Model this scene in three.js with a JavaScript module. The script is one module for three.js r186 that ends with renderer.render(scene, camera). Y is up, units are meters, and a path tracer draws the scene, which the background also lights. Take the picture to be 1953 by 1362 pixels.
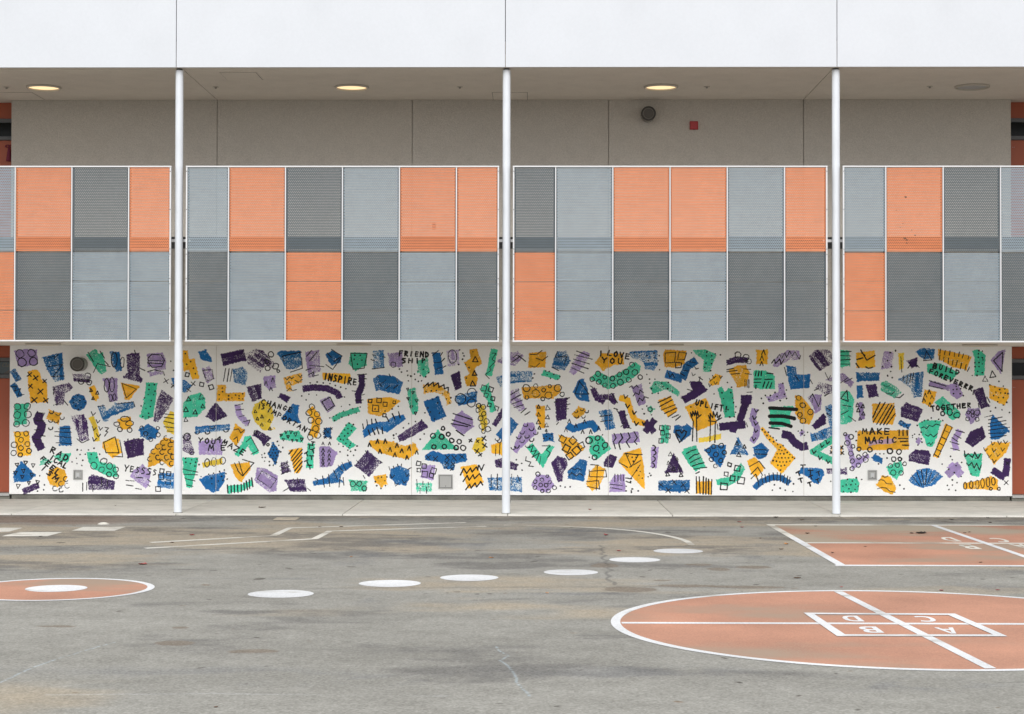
import * as THREE from 'three';
import { FontLoader } from 'three/addons/loaders/FontLoader.js';
import { RectAreaLightUniformsLib } from 'three/addons/lights/RectAreaLightUniformsLib.js';
import { RoundedBoxGeometry } from 'three/addons/geometries/RoundedBoxGeometry.js';
import { mergeGeometries } from 'three/addons/utils/BufferGeometryUtils.js';

// ---------------------------------------------------------------- camera, sky, sun, exposure
const scene = new THREE.Scene();
const camera = new THREE.PerspectiveCamera(2 * Math.atan(681 / 3400) * 180 / Math.PI, 1953 / 1362, 0.1, 900);
camera.position.set(0.32, 2.0, 27.0);
camera.rotation.order = 'YXZ';
camera.rotation.set(Math.atan(47 / 3400), 0.0122, 0.0013);

const renderer = new THREE.WebGLRenderer({ antialias: true });
renderer.setSize(1024, 714);
renderer.toneMapping = THREE.LinearToneMapping;
renderer.toneMappingExposure = 1.5;
renderer.shadowMap.enabled = true;
renderer.shadowMap.type = THREE.PCFSoftShadowMap;

{ // overcast sky: slightly brighter towards the horizon, evenly clouded all round
  const W = 256, H = 128, d = new Float32Array(W * H * 4);
  for (let j = 0; j < H; j++) {
    const el = ((j + 0.5) / H - 0.5) * Math.PI, s = Math.max(0, Math.sin(el));
    for (let i = 0; i < W; i++) {
      const o = (j * W + i) * 4, a = i / W * Math.PI * 2;
      const cl = 1 + 0.05 * Math.sin(3 * a + 5 * el) * Math.cos(el) + 0.03 * Math.sin(7 * a - 9 * el) * Math.cos(el);
      const L = (1.03 - 0.12 * s) * cl;
      d[o] = L * 0.985; d[o + 1] = L * 1.0; d[o + 2] = L * 1.025; d[o + 3] = 1;
    }
  }
  const t = new THREE.DataTexture(d, W, H, THREE.RGBAFormat, THREE.FloatType);
  t.mapping = THREE.EquirectangularReflectionMapping;
  t.magFilter = THREE.LinearFilter; t.minFilter = THREE.LinearFilter; t.needsUpdate = true;
  scene.background = t; scene.environment = t;
}
const sun = new THREE.DirectionalLight(new THREE.Color(1, 0.98, 0.955), 1.25);
sun.name = 'sun';
sun.position.set(-3, 22, 34); sun.target.position.set(0, 0, 0);
sun.castShadow = true; sun.shadow.radius = 60; sun.shadow.mapSize.set(2048, 2048);
Object.assign(sun.shadow.camera, { left: -22, right: 22, top: 22, bottom: -22, near: 1, far: 90 });
scene.add(sun, sun.target);
RectAreaLightUniformsLib.init();

// ---------------------------------------------------------------- helpers
let seedv = 12345;
const rnd = () => { seedv = (seedv + 0x6d2b79f5) | 0; let t = Math.imul(seedv ^ (seedv >>> 15), 1 | seedv); t = (t + Math.imul(t ^ (t >>> 7), 61 | t)) ^ t; return ((t ^ (t >>> 14)) >>> 0) / 4294967296; };
const rr = (a, b) => a + (b - a) * rnd();
const lerp = (a, b, t) => a + (b - a) * t, clamp = (x, a = 0, b = 1) => Math.min(b, Math.max(a, x));
const sstep = (a, b, x) => { const t = clamp((x - a) / (b - a)); return t * t * (3 - 2 * t); };
const taken = {};
const numbered = (n) => { const k = taken[n] = (taken[n] ?? -1) + 1; return k ? n + '_' + String(k).padStart(3, '0') : n; };

// tileable value-noise tables
function noiseTile(size, cells) {
  const g = new Float32Array(cells * cells).map(() => rnd()), out = new Float32Array(size * size), q = cells / size;
  for (let y = 0; y < size; y++) for (let x = 0; x < size; x++) {
    const fx = x * q, fy = y * q, ix = fx | 0, iy = fy | 0, ax = fx - ix, ay = fy - iy, sx = ax * ax * (3 - 2 * ax), sy = ay * ay * (3 - 2 * ay);
    const jx = (ix + 1) % cells, jy = (iy + 1) % cells;
    out[y * size + x] = lerp(lerp(g[iy * cells + ix], g[iy * cells + jx], sx), lerp(g[jy * cells + ix], g[jy * cells + jx], sx), sy);
  }
  return out;
}
const NS = 512, tiles = {};
for (const c of [8, 16, 32, 64, 128, 256, 512]) tiles[c] = noiseTile(NS, c);
const at = (c, x, y) => tiles[c][((y & 511) << 9) + (x & 511)];
// fractal noise of a point (one unit = one coarse cell), read from a tile
const fracTile = (() => { const t = new Float32Array(NS * NS); for (let y = 0; y < NS; y++) for (let x = 0; x < NS; x++) t[y * NS + x] = 0.5 * at(8, x, y) + 0.26 * at(16, x + 37, y + 91) + 0.14 * at(32, x + 74, y + 182) + 0.1 * at(64, x + 111, y + 273); return t; })();
const fbm = (x, y) => { x = x * 64 + 65536; y = y * 64 + 65536; const ix = x | 0, iy = y | 0, a = x - ix, b = y - iy, r0 = (iy & 511) << 9, r1 = ((iy + 1) & 511) << 9, c0 = ix & 511, c1 = (ix + 1) & 511; const p = fracTile[r0 + c0], q = fracTile[r1 + c0]; return (p + (fracTile[r0 + c1] - p) * a) * (1 - b) + (q + (fracTile[r1 + c1] - q) * a) * b; };

function canvasTex(w, h, fn, { srgb = true, repeat } = {}) {
  const d = new Uint8Array(w * h * 4), c = [0, 0, 0, 255];
  for (let y = 0; y < h; y++) for (let x = 0; x < w; x++) { c[3] = 255; fn(x, y, c); const o = (y * w + x) * 4; d[o] = clamp(c[0], 0, 255); d[o + 1] = clamp(c[1], 0, 255); d[o + 2] = clamp(c[2], 0, 255); d[o + 3] = c[3]; }
  const t = new THREE.DataTexture(d, w, h);
  t.magFilter = THREE.LinearFilter; t.minFilter = THREE.LinearMipmapLinearFilter; t.generateMipmaps = true;
  t.wrapS = t.wrapT = THREE.RepeatWrapping; if (srgb) t.colorSpace = THREE.SRGBColorSpace; if (repeat) t.repeat.set(repeat, repeat);
  t.needsUpdate = true; return t;
}
const shadow = (m) => { m.castShadow = true; m.receiveShadow = true; return m; };
function mesh(name, geo, mat, parent, x = 0, y = 0, z = 0) { const m = shadow(new THREE.Mesh(geo, mat)); m.name = parent === scene ? numbered(name) : name; m.position.set(x, y, z); parent.add(m); return m; }
// geometry of a box with uv in metres (each face by its own plane), offset so that neighbours differ
function boxGeo(w, h, d, ox = 0, oy = 0, bevel = 0) {
  const g = bevel ? new RoundedBoxGeometry(w, h, d, 2, bevel) : new THREE.BoxGeometry(w, h, d);
  const p = g.attributes.position, n = g.attributes.normal, uv = g.attributes.uv;
  for (let i = 0; i < p.count; i++) {
    const ax = Math.abs(n.getX(i)), ay = Math.abs(n.getY(i)), az = Math.abs(n.getZ(i));
    if (az >= ax && az >= ay) uv.setXY(i, p.getX(i) + ox, p.getY(i) + oy);
    else if (ay >= ax) uv.setXY(i, p.getX(i) + ox, p.getZ(i) + oy);
    else uv.setXY(i, p.getZ(i) + ox, p.getY(i) + oy);
  }
  return g;
}
// box given by its extents
const ext = (name, x0, x1, y0, y1, z0, z1, mat, parent, bevel = 0) => mesh(name, boxGeo(x1 - x0, y1 - y0, z1 - z0, (x0 + x1) / 2, (y0 + y1) / 2, bevel), mat, parent, (x0 + x1) / 2, (y0 + y1) / 2, (z0 + z1) / 2);
function thing(name, label, category, group, pos = [0, 0, 0]) { const g = new THREE.Group(); g.name = numbered(name); g.position.set(...pos); g.userData = { label, category }; if (group) g.userData.group = group; scene.add(g); return g; }
const tag = (o, label, category, group) => { o.userData = { label, category }; if (group) o.userData.group = group; return o; };
const part = (name, parent, label) => { const g = new THREE.Group(); g.name = name; if (label) g.userData.label = label; parent.add(g); return g; };
const lin = (r, g, b) => new THREE.Color().setRGB(r, g, b);
const std = (o) => new THREE.MeshStandardMaterial(o);
// ---------------------------------------------------------------- materials
const stuccoBump = canvasTex(512, 512, (x, y, c) => { const v = 255 * (0.5 * at(128, x, y) + 0.35 * at(64, x + 90, y) + 0.15 * at(256, x, y + 40)); c[0] = c[1] = c[2] = v; }, { srgb: false });
const speckle = (r, g, b, amp, blot) => canvasTex(512, 512, (x, y, c) => {
  const v = 1 + amp * (0.6 * at(256, x, y) + 0.4 * at(128, x + 31, y + 7) - 0.5) + blot * (0.6 * at(8, x, y) + 0.4 * at(16, x, y + 99) - 0.5);
  c[0] = r * v; c[1] = g * v; c[2] = b * v;
});
const withRepeat = (t, k) => { const u = t.clone(); u.repeat.set(k, k); u.needsUpdate = true; return u; };
const stucco = std({ name: 'grey stucco', map: withRepeat(speckle(186, 180, 171, 0.22, 0.03), 0.8), bumpMap: stuccoBump, bumpScale: 0.004, roughness: 0.95 });
const stuccoSmooth = std({ name: 'soffit plaster', map: withRepeat(speckle(216, 208, 198, 0.07, 0.04), 0.5), bumpMap: stuccoBump, bumpScale: 0.0015, roughness: 0.95 });
const fasciaMat = std({ name: 'white fascia paint', map: withRepeat(speckle(200, 203, 208, 0.018, 0.025), 0.21), roughness: 0.6 });
const whiteMetal = std({ name: 'white painted steel', color: lin(0.64, 0.645, 0.65), roughness: 0.45 });
const columnMat = std({ name: 'white column paint', map: withRepeat(speckle(208, 212, 217, 0.03, 0.05), 0.6), roughness: 0.45 });
const concrete = [0, 1, 2].map((i) => std({ name: 'sidewalk concrete', map: withRepeat(speckle(194 + i * 3, 191 + i * 3, 183 + i * 3, 0.10, 0.13), 0.37 + i * 0.04), bumpMap: stuccoBump, bumpScale: 0.001, roughness: 0.92 }));
const plinthMat = std({ name: 'plinth concrete', map: withRepeat(speckle(112, 111, 104, 0.25, 0.35), 0.7), roughness: 0.95 });
const doorMat = std({ name: 'orange door paint', color: lin(0.36, 0.075, 0.026), roughness: 0.45 });
const frameGrey = std({ name: 'grey aluminium frame', color: lin(0.1, 0.102, 0.108), roughness: 0.45 });
const darkGlass = new THREE.MeshPhysicalMaterial({ name: 'dark transom glass', color: lin(0.008, 0.009, 0.009), roughness: 0.12, specularIntensity: 0.25 });
const drumMat = std({ name: 'grey drum paint', color: lin(0.24, 0.225, 0.205), roughness: 0.5 });
const drumFace = std({ name: 'dark drum grille', color: lin(0.085, 0.078, 0.07), roughness: 0.6 });
const drumRim = std({ name: 'dark drum rim', color: lin(0.035, 0.032, 0.028), roughness: 0.5 });
const redMat = std({ name: 'red alarm housing', color: lin(0.4, 0.02, 0.025), roughness: 0.4 });
const boxGrey = std({ name: 'grey cover plate', color: lin(0.4, 0.4, 0.39), roughness: 0.5, metalness: 0.2 });
const notchShadeAndStrip = std({ name: 'dark notch shade and strip backing', color: lin(0.06, 0.058, 0.055), roughness: 0.9 });  // near-black stands in for shade in the slab notch; mullion strips share it
const darkGap = std({ name: 'dark gap', color: lin(0.03, 0.03, 0.03), roughness: 0.9 });
// perforated sheet: staggered rows of short slots, rows 24 mm apart
const SLOT_W = 0.03, SLOT_H = 0.048;
const perf = canvasTex(64, 104, (x, y, c) => {
  const u = (x + 0.5) / 64 * SLOT_W, v = (y + 0.5) / 104 * SLOT_H; let d = 9;
  for (const [a, b] of [[0, 0], [SLOT_W, 0], [SLOT_W / 2, SLOT_H / 2], [0, SLOT_H], [SLOT_W, SLOT_H]]) d = Math.min(d, Math.hypot(Math.max(0, Math.abs(u - a) - 0.0065), v - b));
  c[0] = c[1] = c[2] = 255 * sstep(0.0054, 0.0062, d);
}, { srgb: false });
perf.repeat.set(1 / SLOT_W, 1 / SLOT_H); perf.needsUpdate = true;
const sheetGrain = canvasTex(256, 512, (x, y, c) => { const v = 255 * clamp(0.93 + 0.07 * (at(512, x >> 5, y) - 0.5) + 0.05 * (at(256, (x >> 5) + 90, y + 60) - 0.5) + 0.022 * (at(64, x, (y >> 2) + 200) - 0.5) + 0.03 * (at(16, x, y) - 0.5)); c[0] = c[1] = c[2] = v; });
const sheet = (r, g, b) => std({ name: 'perforated sheet', color: lin(r * 1.12, g * 1.12, b * 1.12), map: sheetGrain, alphaMap: perf, transparent: true, side: THREE.DoubleSide, roughness: 0.5 });
const ORANGE = [[0.70, 0.222, 0.085], [0.68, 0.212, 0.08], [0.715, 0.232, 0.092]].map((c) => sheet(...c));
const DARK = [[0.095, 0.12, 0.136], [0.1, 0.124, 0.138], [0.09, 0.116, 0.132]].map((c) => sheet(...c));
const LIGHT = [[0.262, 0.318, 0.358], [0.255, 0.308, 0.345], [0.272, 0.33, 0.37]].map((c) => sheet(...c));
// ---------------------------------------------------------------- the mural: a list of painted shapes, in eighths of the wall
// P colour+cover: brushed patch; S: roller stroke of a width; o circles, e ellipses, t/T triangles, q squares, x crosses, d dots, l lines, L thick lines,
// v/n ticks, c/C/u arcs, g T marks, w words from a point to a point with a letter height
const MURAL = [[0, `
P p9 100,110 190,95 272,100 278,205 160,230 130,220
o 145,130,30 230,125,28 160,193,32 245,187,30
P b7 312,155 460,120 475,325 405,338 345,245
l 400,165 430,135/355,225 460,210 400,290/380,300 475,295/350,160 400,150
P g8 635,135 705,95 735,135 760,115 770,170 790,265 755,285 725,265
l 650,120 690,190/740,110 775,165/690,270 720,205 815,225/775,185 800,215
P b7 810,112 885,118 905,255 868,265 840,225
e 845,175,22,55 905,195,14,38
S b7 46 88,250 138,330
S b8 46 92,355 148,450
l 90,260 130,290 115,320 150,330/75,375 120,375 105,410 150,390 130,440 175,435
P y9 205,260 270,245 300,280 300,320 345,350 355,495 225,497 205,360
k 8
x 215,285,18 262,310,20 328,333,16 223,373,17 298,412,22 252,475,24 337,478,20
k 6
P u6 390,375 460,360 510,348 542,385 480,430 470,510 415,515 395,440
l 395,515 440,500/475,480 500,515/400,380 395,430
P b8 580,427 625,447 645,492 625,540 580,558 535,538 515,492 535,447
d 545,495 575,440 590,480 620,470 560,520 600,530 630,495 540,465 580,545
P u5 535,285 600,280 670,300 668,350 545,335
o 645,300,25 600,340,18 660,345,18
P y8 655,380 700,365 735,460 710,485 690,470
t 672,400,18 720,420,18 690,462,16
P p8 762,315 870,312 872,480 815,492 800,430
e 790,365,18,52 830,360,18,55 820,460,12,28 848,455,12,25
P y9 893,345 1036,372 960,478 930,470
l 905,350 1010,395 935,460 905,350
P b6 722,520 775,512 790,560 860,500 985,490 1003,530 820,600 800,635 765,635
l 725,525 775,515/870,505 990,490 1000,525
P g9 105,505 215,502 195,590 200,655 105,665
o 128,525,24 200,522,24 125,588,26 205,582,26 122,655,22 190,647,26
S u9 62 300,570 275,625 310,665 300,710 265,760 310,845
l 270,570 330,575/260,630 325,630/255,695 300,700/245,765 290,770/300,740 335,745
P y9 365,550 450,575 435,660 343,615
u 380,560,16 430,575,16 460,605,16 375,625,16 415,630,16 375,680,16
P b8 440,672 520,665 535,815 440,818
l 435,690 525,688/408,712 528,718/405,745 530,758/415,792 530,800
P u5 525,595 620,580 650,650 660,770 590,790 565,690
l 570,765 610,795 660,770
S j9 38 675,600 700,660 715,720 725,785
v 690,578,18 725,635,18 697,688,18 745,688,18 730,740,18 700,770,18
l 780,680 805,685 785,710 800,715 775,745
P y9 870,620 965,600 985,660 965,690 900,700
e 930,617,36,18 962,650,28,20 867,655,22,16 890,695,18,16 962,700,18,18
P y9 762,790 830,755 880,770 905,870 835,912 760,830
l 770,790 855,750 885,870 785,868 770,790/890,775 912,900 835,895
P y9 100,712 215,710 230,890 130,895
o 130,730,20 193,725,18 155,772,18 105,810,22 203,803,18 155,833,18 100,870,20 215,855,18 150,885,16
P g8 395,895 460,870 530,872 505,940 440,935
P g7 298,930 340,905 390,940 300,965
P y9 425,974 480,995 501,1050 480,1105 425,1126 370,1105 349,1050 370,995
k 9
w RAD 395,850 490,905 42
w ICAL 385,905 485,965 38
w FEEL 320,915 430,1015 36
w ISM 325,985 415,1060 38
k 6
c 490,1065,18 500,1115,18 455,1100,18 410,1135,18 455,1145,16
P b8 160,930 270,1035 215,1080 105,1090 100,1020
T 125,960,22 190,945,22 245,965,22 175,1005,22 115,1020,22 235,1035,22 165,1050,20 215,1095,20 280,1090,22 135,1120,25
S u7 45 170,1160 290,1110
d 280,1155 325,1145 330,1108 295,1040 573,847 603,850 657,847 698,835 595,882 633,880 568,910 615,925 535,937 572,950 608,963
P g9 645,862 720,865 740,935 860,960 878,1050 800,1045 690,985 655,930
d 677,880 668,915 718,905 740,880
e 697,965,24,26 770,933,24,22 815,968,22,24 755,995,20,22 860,995,18,20 810,1030,18,18 862,1045,18,18
P u7 655,1060 680,1030 760,1050 855,1085 850,1145 660,1145
l 615,1095 615,1155/645,1090 645,1145/690,1110 690,1155/755,1060 755,1120/800,1070 800,1120
`], [240, `
P u7 0,140 40,125 100,125 100,290 125,320 115,350 -20,310 10,270
l 105,240 140,255/60,105 70,130
P p7 155,130 275,122 295,180 295,250 215,265 210,230 160,225
P p7 165,265 275,265 270,285 180,298
l 165,160 190,135 260,140 285,180 265,225 195,235 165,200 165,160/165,180 280,185/160,200 275,205/160,265 210,250 275,265 285,290
d 332,188 352,255
x 298,335,20
P b7 335,310 440,330 490,370 440,425 360,400
x 500,355,18 465,400,18 350,370,16
P y9 422,105 460,110 465,170 510,170 545,315 490,325 470,250 425,265
d 440,130 480,190 500,240 515,280 450,210
P b8 535,115 590,105 635,165 635,195 560,180
P p6 560,245 620,222 655,320 600,355
l 570,255 640,250 650,320 600,335 570,255
P u7 697,135 870,98 895,180 790,205 720,225
P b6 790,250 865,230 905,280 885,370 800,345
l 737,240 722,335/765,245 748,340/785,245 770,335
P u7 893,380 1005,355 1005,465 935,490
q 562,360,28,8 632,380,32,-15 455,288,26,10
P y9 675,365 740,365 740,425 885,420 875,485 672,485
d 690,437 713,388 715,415 690,470 760,445 760,470 785,460 812,440 838,445 865,430 838,465 865,468
P g9 150,345 235,350 205,600 150,625 105,605 135,470
d 172,365 210,362 170,397 165,435 205,437 138,460 188,480 140,500 182,525 112,520 148,540 168,575 125,598 170,602 215,410
P u6 265,400 355,465 315,540 240,640 205,635 232,480
P j9 330,560 362,570 400,640 362,735 310,715 275,640
l 290,580 400,590/285,605 400,620/280,635 400,660/285,675 400,690/310,705 390,720
P g8 425,500 480,440 560,420 590,470 590,540 530,600 425,610
t 465,465,26 560,450,32 445,545,28 515,565,26 570,520,24 445,620,25
P u9 665,495 755,595 655,640 595,600 620,550
S p7 45 825,510 840,590 905,660
l 810,520 865,505/815,550 870,545/840,600 880,590/870,640 920,625 905,670
P b7 515,675 770,655 770,700 515,728
u 530,712,18 605,712,18 740,697,18 640,672,18
P b9 100,695 165,650 245,705 225,760 165,775 110,745
o 118,685,14 148,727,16 240,735,16 237,685,12 185,770,15
P y9 285,755 362,775 400,860 362,950 335,985 270,930 215,965 165,980 175,880 215,830
c 300,760,17 345,775,17 275,795,17 330,810,17 238,825,18 285,830,17 205,860,18 330,860,18 270,865,17 350,900,18 240,905,18 305,905,18 180,915,18 270,940,17 340,950,17
P u5 422,740 470,725 495,820 515,870 490,888 425,855
o 455,750,26
q 488,868,26,5
P p8 540,785 715,765 715,885 545,885
P y9 815,655 885,705 820,820 765,760
l 800,700 835,690 850,720 880,700/800,770 825,750 830,790
P g9 880,750 925,740 990,870 945,890 905,820 835,905 805,880 870,790
l 890,790 930,755 985,855 930,880
k 8
w YOU 555,775 650,785 36
w AMAZE 690,768 865,865 38
w ME 635,832 720,832 38
k 6
P u8 -15,785 80,762 130,770 137,885 15,912
d 45,795 35,830 60,765 95,765 15,770
P g9 425,905 540,905 525,1000 490,1130 455,1130 425,1010
d 443,912 490,922 530,918 447,940 480,950 520,940 545,957 515,968
l 425,990 535,1015/430,1030 535,1035/440,1060 515,1080/450,1110 500,1120
P j9 570,945 715,910 715,955 575,975
e 605,945,18,30 655,938,18,32 718,928,20,26
P b8 545,1070 600,1040 735,1010 735,1080 690,1150 650,1170 590,1130
d 617,1030 653,1022 695,1010 730,998 742,1025 640,1060 710,1045 752,1065 720,1075 685,1080 640,1100 560,1047
P y9 775,955 920,940 925,990 855,1090 810,1050
l 805,945 835,1010 865,1040 870,1040 950,945 865,920/840,935 870,1040
P g9 750,1115 870,1105 940,1065 940,1115 850,1160 755,1170
k 8
l 755,1110 758,1168/780,1112 782,1168/805,1110 807,1165/830,1110 832,1165/855,1105 858,1160/875,1095 880,1150/895,1080 903,1145/915,1070 920,1135/935,1058 942,1120
k 6
P b6 250,1015 362,1025 400,1070 362,1140 230,1125
q 268,1005,30,5 318,1025,30,5 262,1050,35,0 315,1090,35,0 240,1140,35,0
P p7 45,1010 125,955 185,1010 175,1110 150,1135 35,1050
k 8
w YESSSS 5,985 215,1015 44
k 6
l 80,1052 125,1055/165,1070 185,1085/0,1075 65,1080/5,1110 55,1115/75,1135 115,1140/165,1105 180,1120
`], [480, `
P u4 -50,130 20,100 80,105 120,150 180,215 150,245 100,215 60,275 -30,210
o 140,137,20 115,240,18 110,190,16 175,225,22 195,262,10
P b7 185,125 215,110 360,110 370,215 330,245 255,250 215,175
l 225,150 365,120/370,160 375,240 285,270/225,150 235,190
P p6 395,120 500,105 510,265 470,275 465,310 425,310 405,215
l 405,150 440,110/430,185 480,120/400,255 440,240/430,220 535,230/420,290 460,265 450,300 495,290
P b8 545,140 590,110 625,120 670,150 660,200 620,210 590,220 570,190
l 590,100 670,150 600,250 550,215/560,130 590,160/610,190 650,160
P g8 735,125 855,125 850,220 765,265 720,205
l 735,130 855,130 835,240 750,250 735,130
d 765,145 805,145 760,175 818,180 785,210
P b6 900,115 980,105 985,235 905,245
l 895,140 915,145/885,175 910,185/975,155 990,160/895,245 985,235
P p8 85,305 175,290 175,380 130,405 90,370
n 103,352,18 155,325,18 140,395,18
P y7 232,310 370,275 375,345 290,370 300,410 260,415 240,350
l 245,310 262,325 280,305 295,320 312,303/340,290 360,310 372,293/255,360 275,340 290,365/260,410 280,390 300,405 330,400/320,330 345,345 375,325
P y9 525,275 730,280 740,340 690,360 525,318
k 9
w INSPIRE 548,303 765,343 46
k 6
S u8 48 375,395 470,385 560,390 640,430 655,465
d 432,350 485,343 530,350 580,355 620,370 660,382 698,393 688,455 480,440 423,435 370,447 403,476
S u9 48 815,285 818,370 790,440 795,505
l 785,290 850,285/830,315 850,320/745,410 770,412/815,440 840,435/775,480 825,478
P u8 195,455 215,425 290,455 260,500
P j9 20,510 90,470 150,530 165,610 130,680 170,700 90,705 20,640 0,570
P b8 305,505 350,520 345,600 365,650 215,620 250,570
k 8
w CHANGE 85,490 285,550 36
w IS 55,525 85,530 32
w IMPORTANT 130,550 430,715 34
k 6
t 25,560,18 40,615,18 75,600,18 130,630,18 75,660,18 135,690,18
S y9 65 430,540 480,610 475,690 450,750
o 447,527,20 425,572,22 485,583,20 440,627,22 497,637,24 475,690,22 435,755,20 490,740,22
P p7 500,480 570,455 620,525 565,575
l 520,490 580,455 615,520 560,555 520,490
S g8 40 600,625 660,590 800,545
d 580,610 605,600 628,590 670,605 683,560 720,590 750,543 778,575 806,530 615,630 665,525 727,513
P b9 535,685 590,680 590,760 540,755
x 545,695,10 590,690,10 545,755,10 585,760,10 565,715,10 540,725,10
P g9 720,640 780,690 715,765 775,815 730,845 625,770
d 725,650 700,665 745,675 715,690 740,705 690,700 670,725 715,725 690,745 650,750 680,775 710,770 735,800 700,800 730,815 720,830 755,660 660,770
d 647,805 680,823 657,863 715,850 735,860 770,850 713,890 757,890 783,820
P g8 210,735 265,705 350,710 385,760 380,795 320,785 210,770
T 253,718,16 290,718,17 325,735,20 217,742,15 270,752,16 235,772,14 300,780,14 335,780,14 370,772,18
P u8 5,735 40,700 145,760 115,790 90,825 65,780
q 28,720,22,20
o 120,810,9
P b9 160,790 210,860 180,960 115,880
d 160,805 150,825 172,825 140,845 162,848 185,845 130,865 152,870 175,870 198,865 140,890 162,892 186,890 155,915 178,912 168,935 182,940
d 190,785 200,815 230,830 215,863 95,875 75,885 100,905 78,905 95,932 130,935 133,963 160,963
S g8 55 445,800 435,880 430,985
k 8
g 430,825,18 455,800,16 410,880,18 455,855,18 445,905,18 412,940,18 432,975,18
P y9 275,850 375,830 375,985 350,1025 320,1020 295,920
l 275,880 300,850/295,910 345,840/300,930 375,845/305,955 375,870/310,980 375,905/320,1005 375,935/335,1020 375,970
k 6
P p8 500,825 575,820 635,870 600,970 505,980
n 530,850,16 530,880,16 530,910,16 530,935,16 530,960,16 575,855,16 575,890,16 575,920,16 575,955,16 530,800,14 578,800,14
P u7 215,945 265,935 285,1010 225,1030
l 210,970 270,940/215,1000 280,970/220,1030 275,1005
P b8 455,1080 560,1055 660,960 740,930 750,970 680,1020 650,1060 690,1090 600,1100 460,1115
l 470,1060 490,1070 485,1100/525,1045 540,1125/570,1030 580,1120/610,1000 640,1070/645,965 680,1010/670,940 700,1000/715,925 735,960/650,1125 660,1050/685,1110 680,1055
P u7 765,965 860,850 965,940 875,1050
l 780,925 795,950/845,855 855,875/945,930 970,945/830,1040 840,1060
P y9 905,1045 1000,1030 1005,1100 965,1125 920,1090
d 940,1057 965,1052 990,1078 920,1085 930,1115 962,1135 995,1115 1005,1050
P g7 725,1070 860,1080 850,1160 740,1150
o 752,1100,20 800,1100,18 838,1135,18
P u7 245,1070 395,1065 410,1160 290,1160
l 310,1065 330,1100/340,1060 350,1095/235,1155 275,1130/410,1130 440,1155
P p7 40,980 100,985 195,1040 185,1155 130,1165 20,1080
l 75,1005 185,1065 140,1130 40,1065 75,1005
`], [720, `
P p7 80,130 185,122 188,230 150,235 85,220
o 118,215,20
P g7 290,190 370,160 385,270 340,310 300,270
k 9
w FRIEND 175,130 365,140 36
w SHIP 195,185 340,185 34
k 6
d 298,262 338,250 315,297 355,305 378,275 300,340 163,247 178,270 220,262 225,295 248,300 230,335 272,285 278,325 325,335
P b8 405,125 465,125 487,285 425,292
l 405,145 450,110/480,125 465,150/475,190 495,170/415,200 470,195/430,250 475,235/400,130 430,125/485,235 505,225
P p5 508,110 600,105 605,215 520,230
e 555,155,32,50
d 607,105 632,130 640,150 630,175 600,215
P u8 540,295 610,262 625,385 575,410 560,360
P y9 680,105 735,95 775,205 720,245 745,320 735,365 660,375 640,310 680,280 640,200 690,170
k 8
t 725,175,32 718,278,28 705,355,32
k 6
d 707,120 652,212 678,237 658,315
S g8 50 868,100 850,180 825,300
l 850,130 878,130 850,175 875,195 830,235 845,255 800,290 830,320
P y7 335,365 430,345 490,390 530,420 550,505 520,515 490,440 420,420 340,430
k 8
l 340,385 375,350 375,375 410,345 415,375 450,350 455,385 490,365 495,395 525,385 520,425
k 6
d 358,415 398,410 435,408 480,432 510,470 535,500 543,462
P g8 220,400 275,385 300,480 300,560 260,590 235,520
T 225,400,16 260,425,16 230,470,16 288,485,17 250,530,16 280,578,16
P b9 338,490 450,450 510,600 405,645
d 438,460 372,537 408,475 445,500 390,567 458,575 422,620 480,620 350,573
P b6 570,450 740,410 735,490 600,525
o 615,470,38 700,425,33 695,500,30
P g8 755,395 825,350 880,560 840,575 810,470
q 788,390,38,15 840,400,32,20 805,443,28,20 855,468,28,10 830,515,25,10 882,540,28,20
P j9 740,510 790,520 800,560 820,660 780,720 760,640
o 748,520,16 785,530,18 745,555,16 788,580,16 765,615,18 810,638,20 775,675,22 820,695,20 785,713,14
P p8 580,590 625,560 700,610 715,680 640,735 550,670
k 8
l 560,580 705,625/555,625 690,670/545,655 670,675/585,705 640,745
k 6
P u7 150,745 330,625 378,680 200,780 165,790
d 193,685 232,653 280,638 325,625 140,730 120,740 122,763 315,770 345,730
P g9 445,700 595,845 330,850
k 9
o 410,745,18 475,752,18 485,690,13 523,733,15 550,780,16 605,788,16 495,825,16 417,827,16 583,833,16 635,835,19
k 6
P b8 -110,710 -70,660 0,640 60,640 120,600 195,585 215,620 150,665 75,720 0,690 -100,760
k 8
l -109,655 -104,690/-79,625 -74,665/-44,620 -39,655/-14,620 -4,650/-69,700 -54,740/-39,690 -19,735/-4,680 11,730/65,600 85,640/110,580 130,620/155,565 170,610/35,680 40,725
P y9 -60,780 0,775 120,790 200,820 280,800 305,850 230,920 120,900 0,865 -50,820
n 0,785,18 58,785,18 145,815,18 95,845,18 182,855,18 237,835,18 20,860,18 130,885,18 290,865,18 220,905,18 -59,810,18
k 6
P j9 735,760 780,755 805,850 740,880 700,840
k 8
x 690,780,12 742,785,12 790,765,18 795,818,18 738,858,18 762,885,12
k 6
P y9 840,810 930,795 945,840 930,885 850,875
l 878,820 875,895/910,800 905,885
P b8 875,740 935,670 985,600 1045,660 990,740 930,780
u 890,765,16 905,780,16
P u7 850,660 930,525 960,560 880,680
P u8 870,930 920,910 1040,955 1035,1000 880,980
d 905,935 900,960
P b9 350,890 410,855 490,880 660,875 665,930 580,950 565,1000 490,990 470,945 355,925
x 375,905,20 428,915,22 518,905,20 568,910,22 625,900,22 515,945,18 560,955,18 510,975,16 550,990,14
P b8 165,965 240,1000 240,1050 215,1115 140,1105 90,1050 100,990
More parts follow.
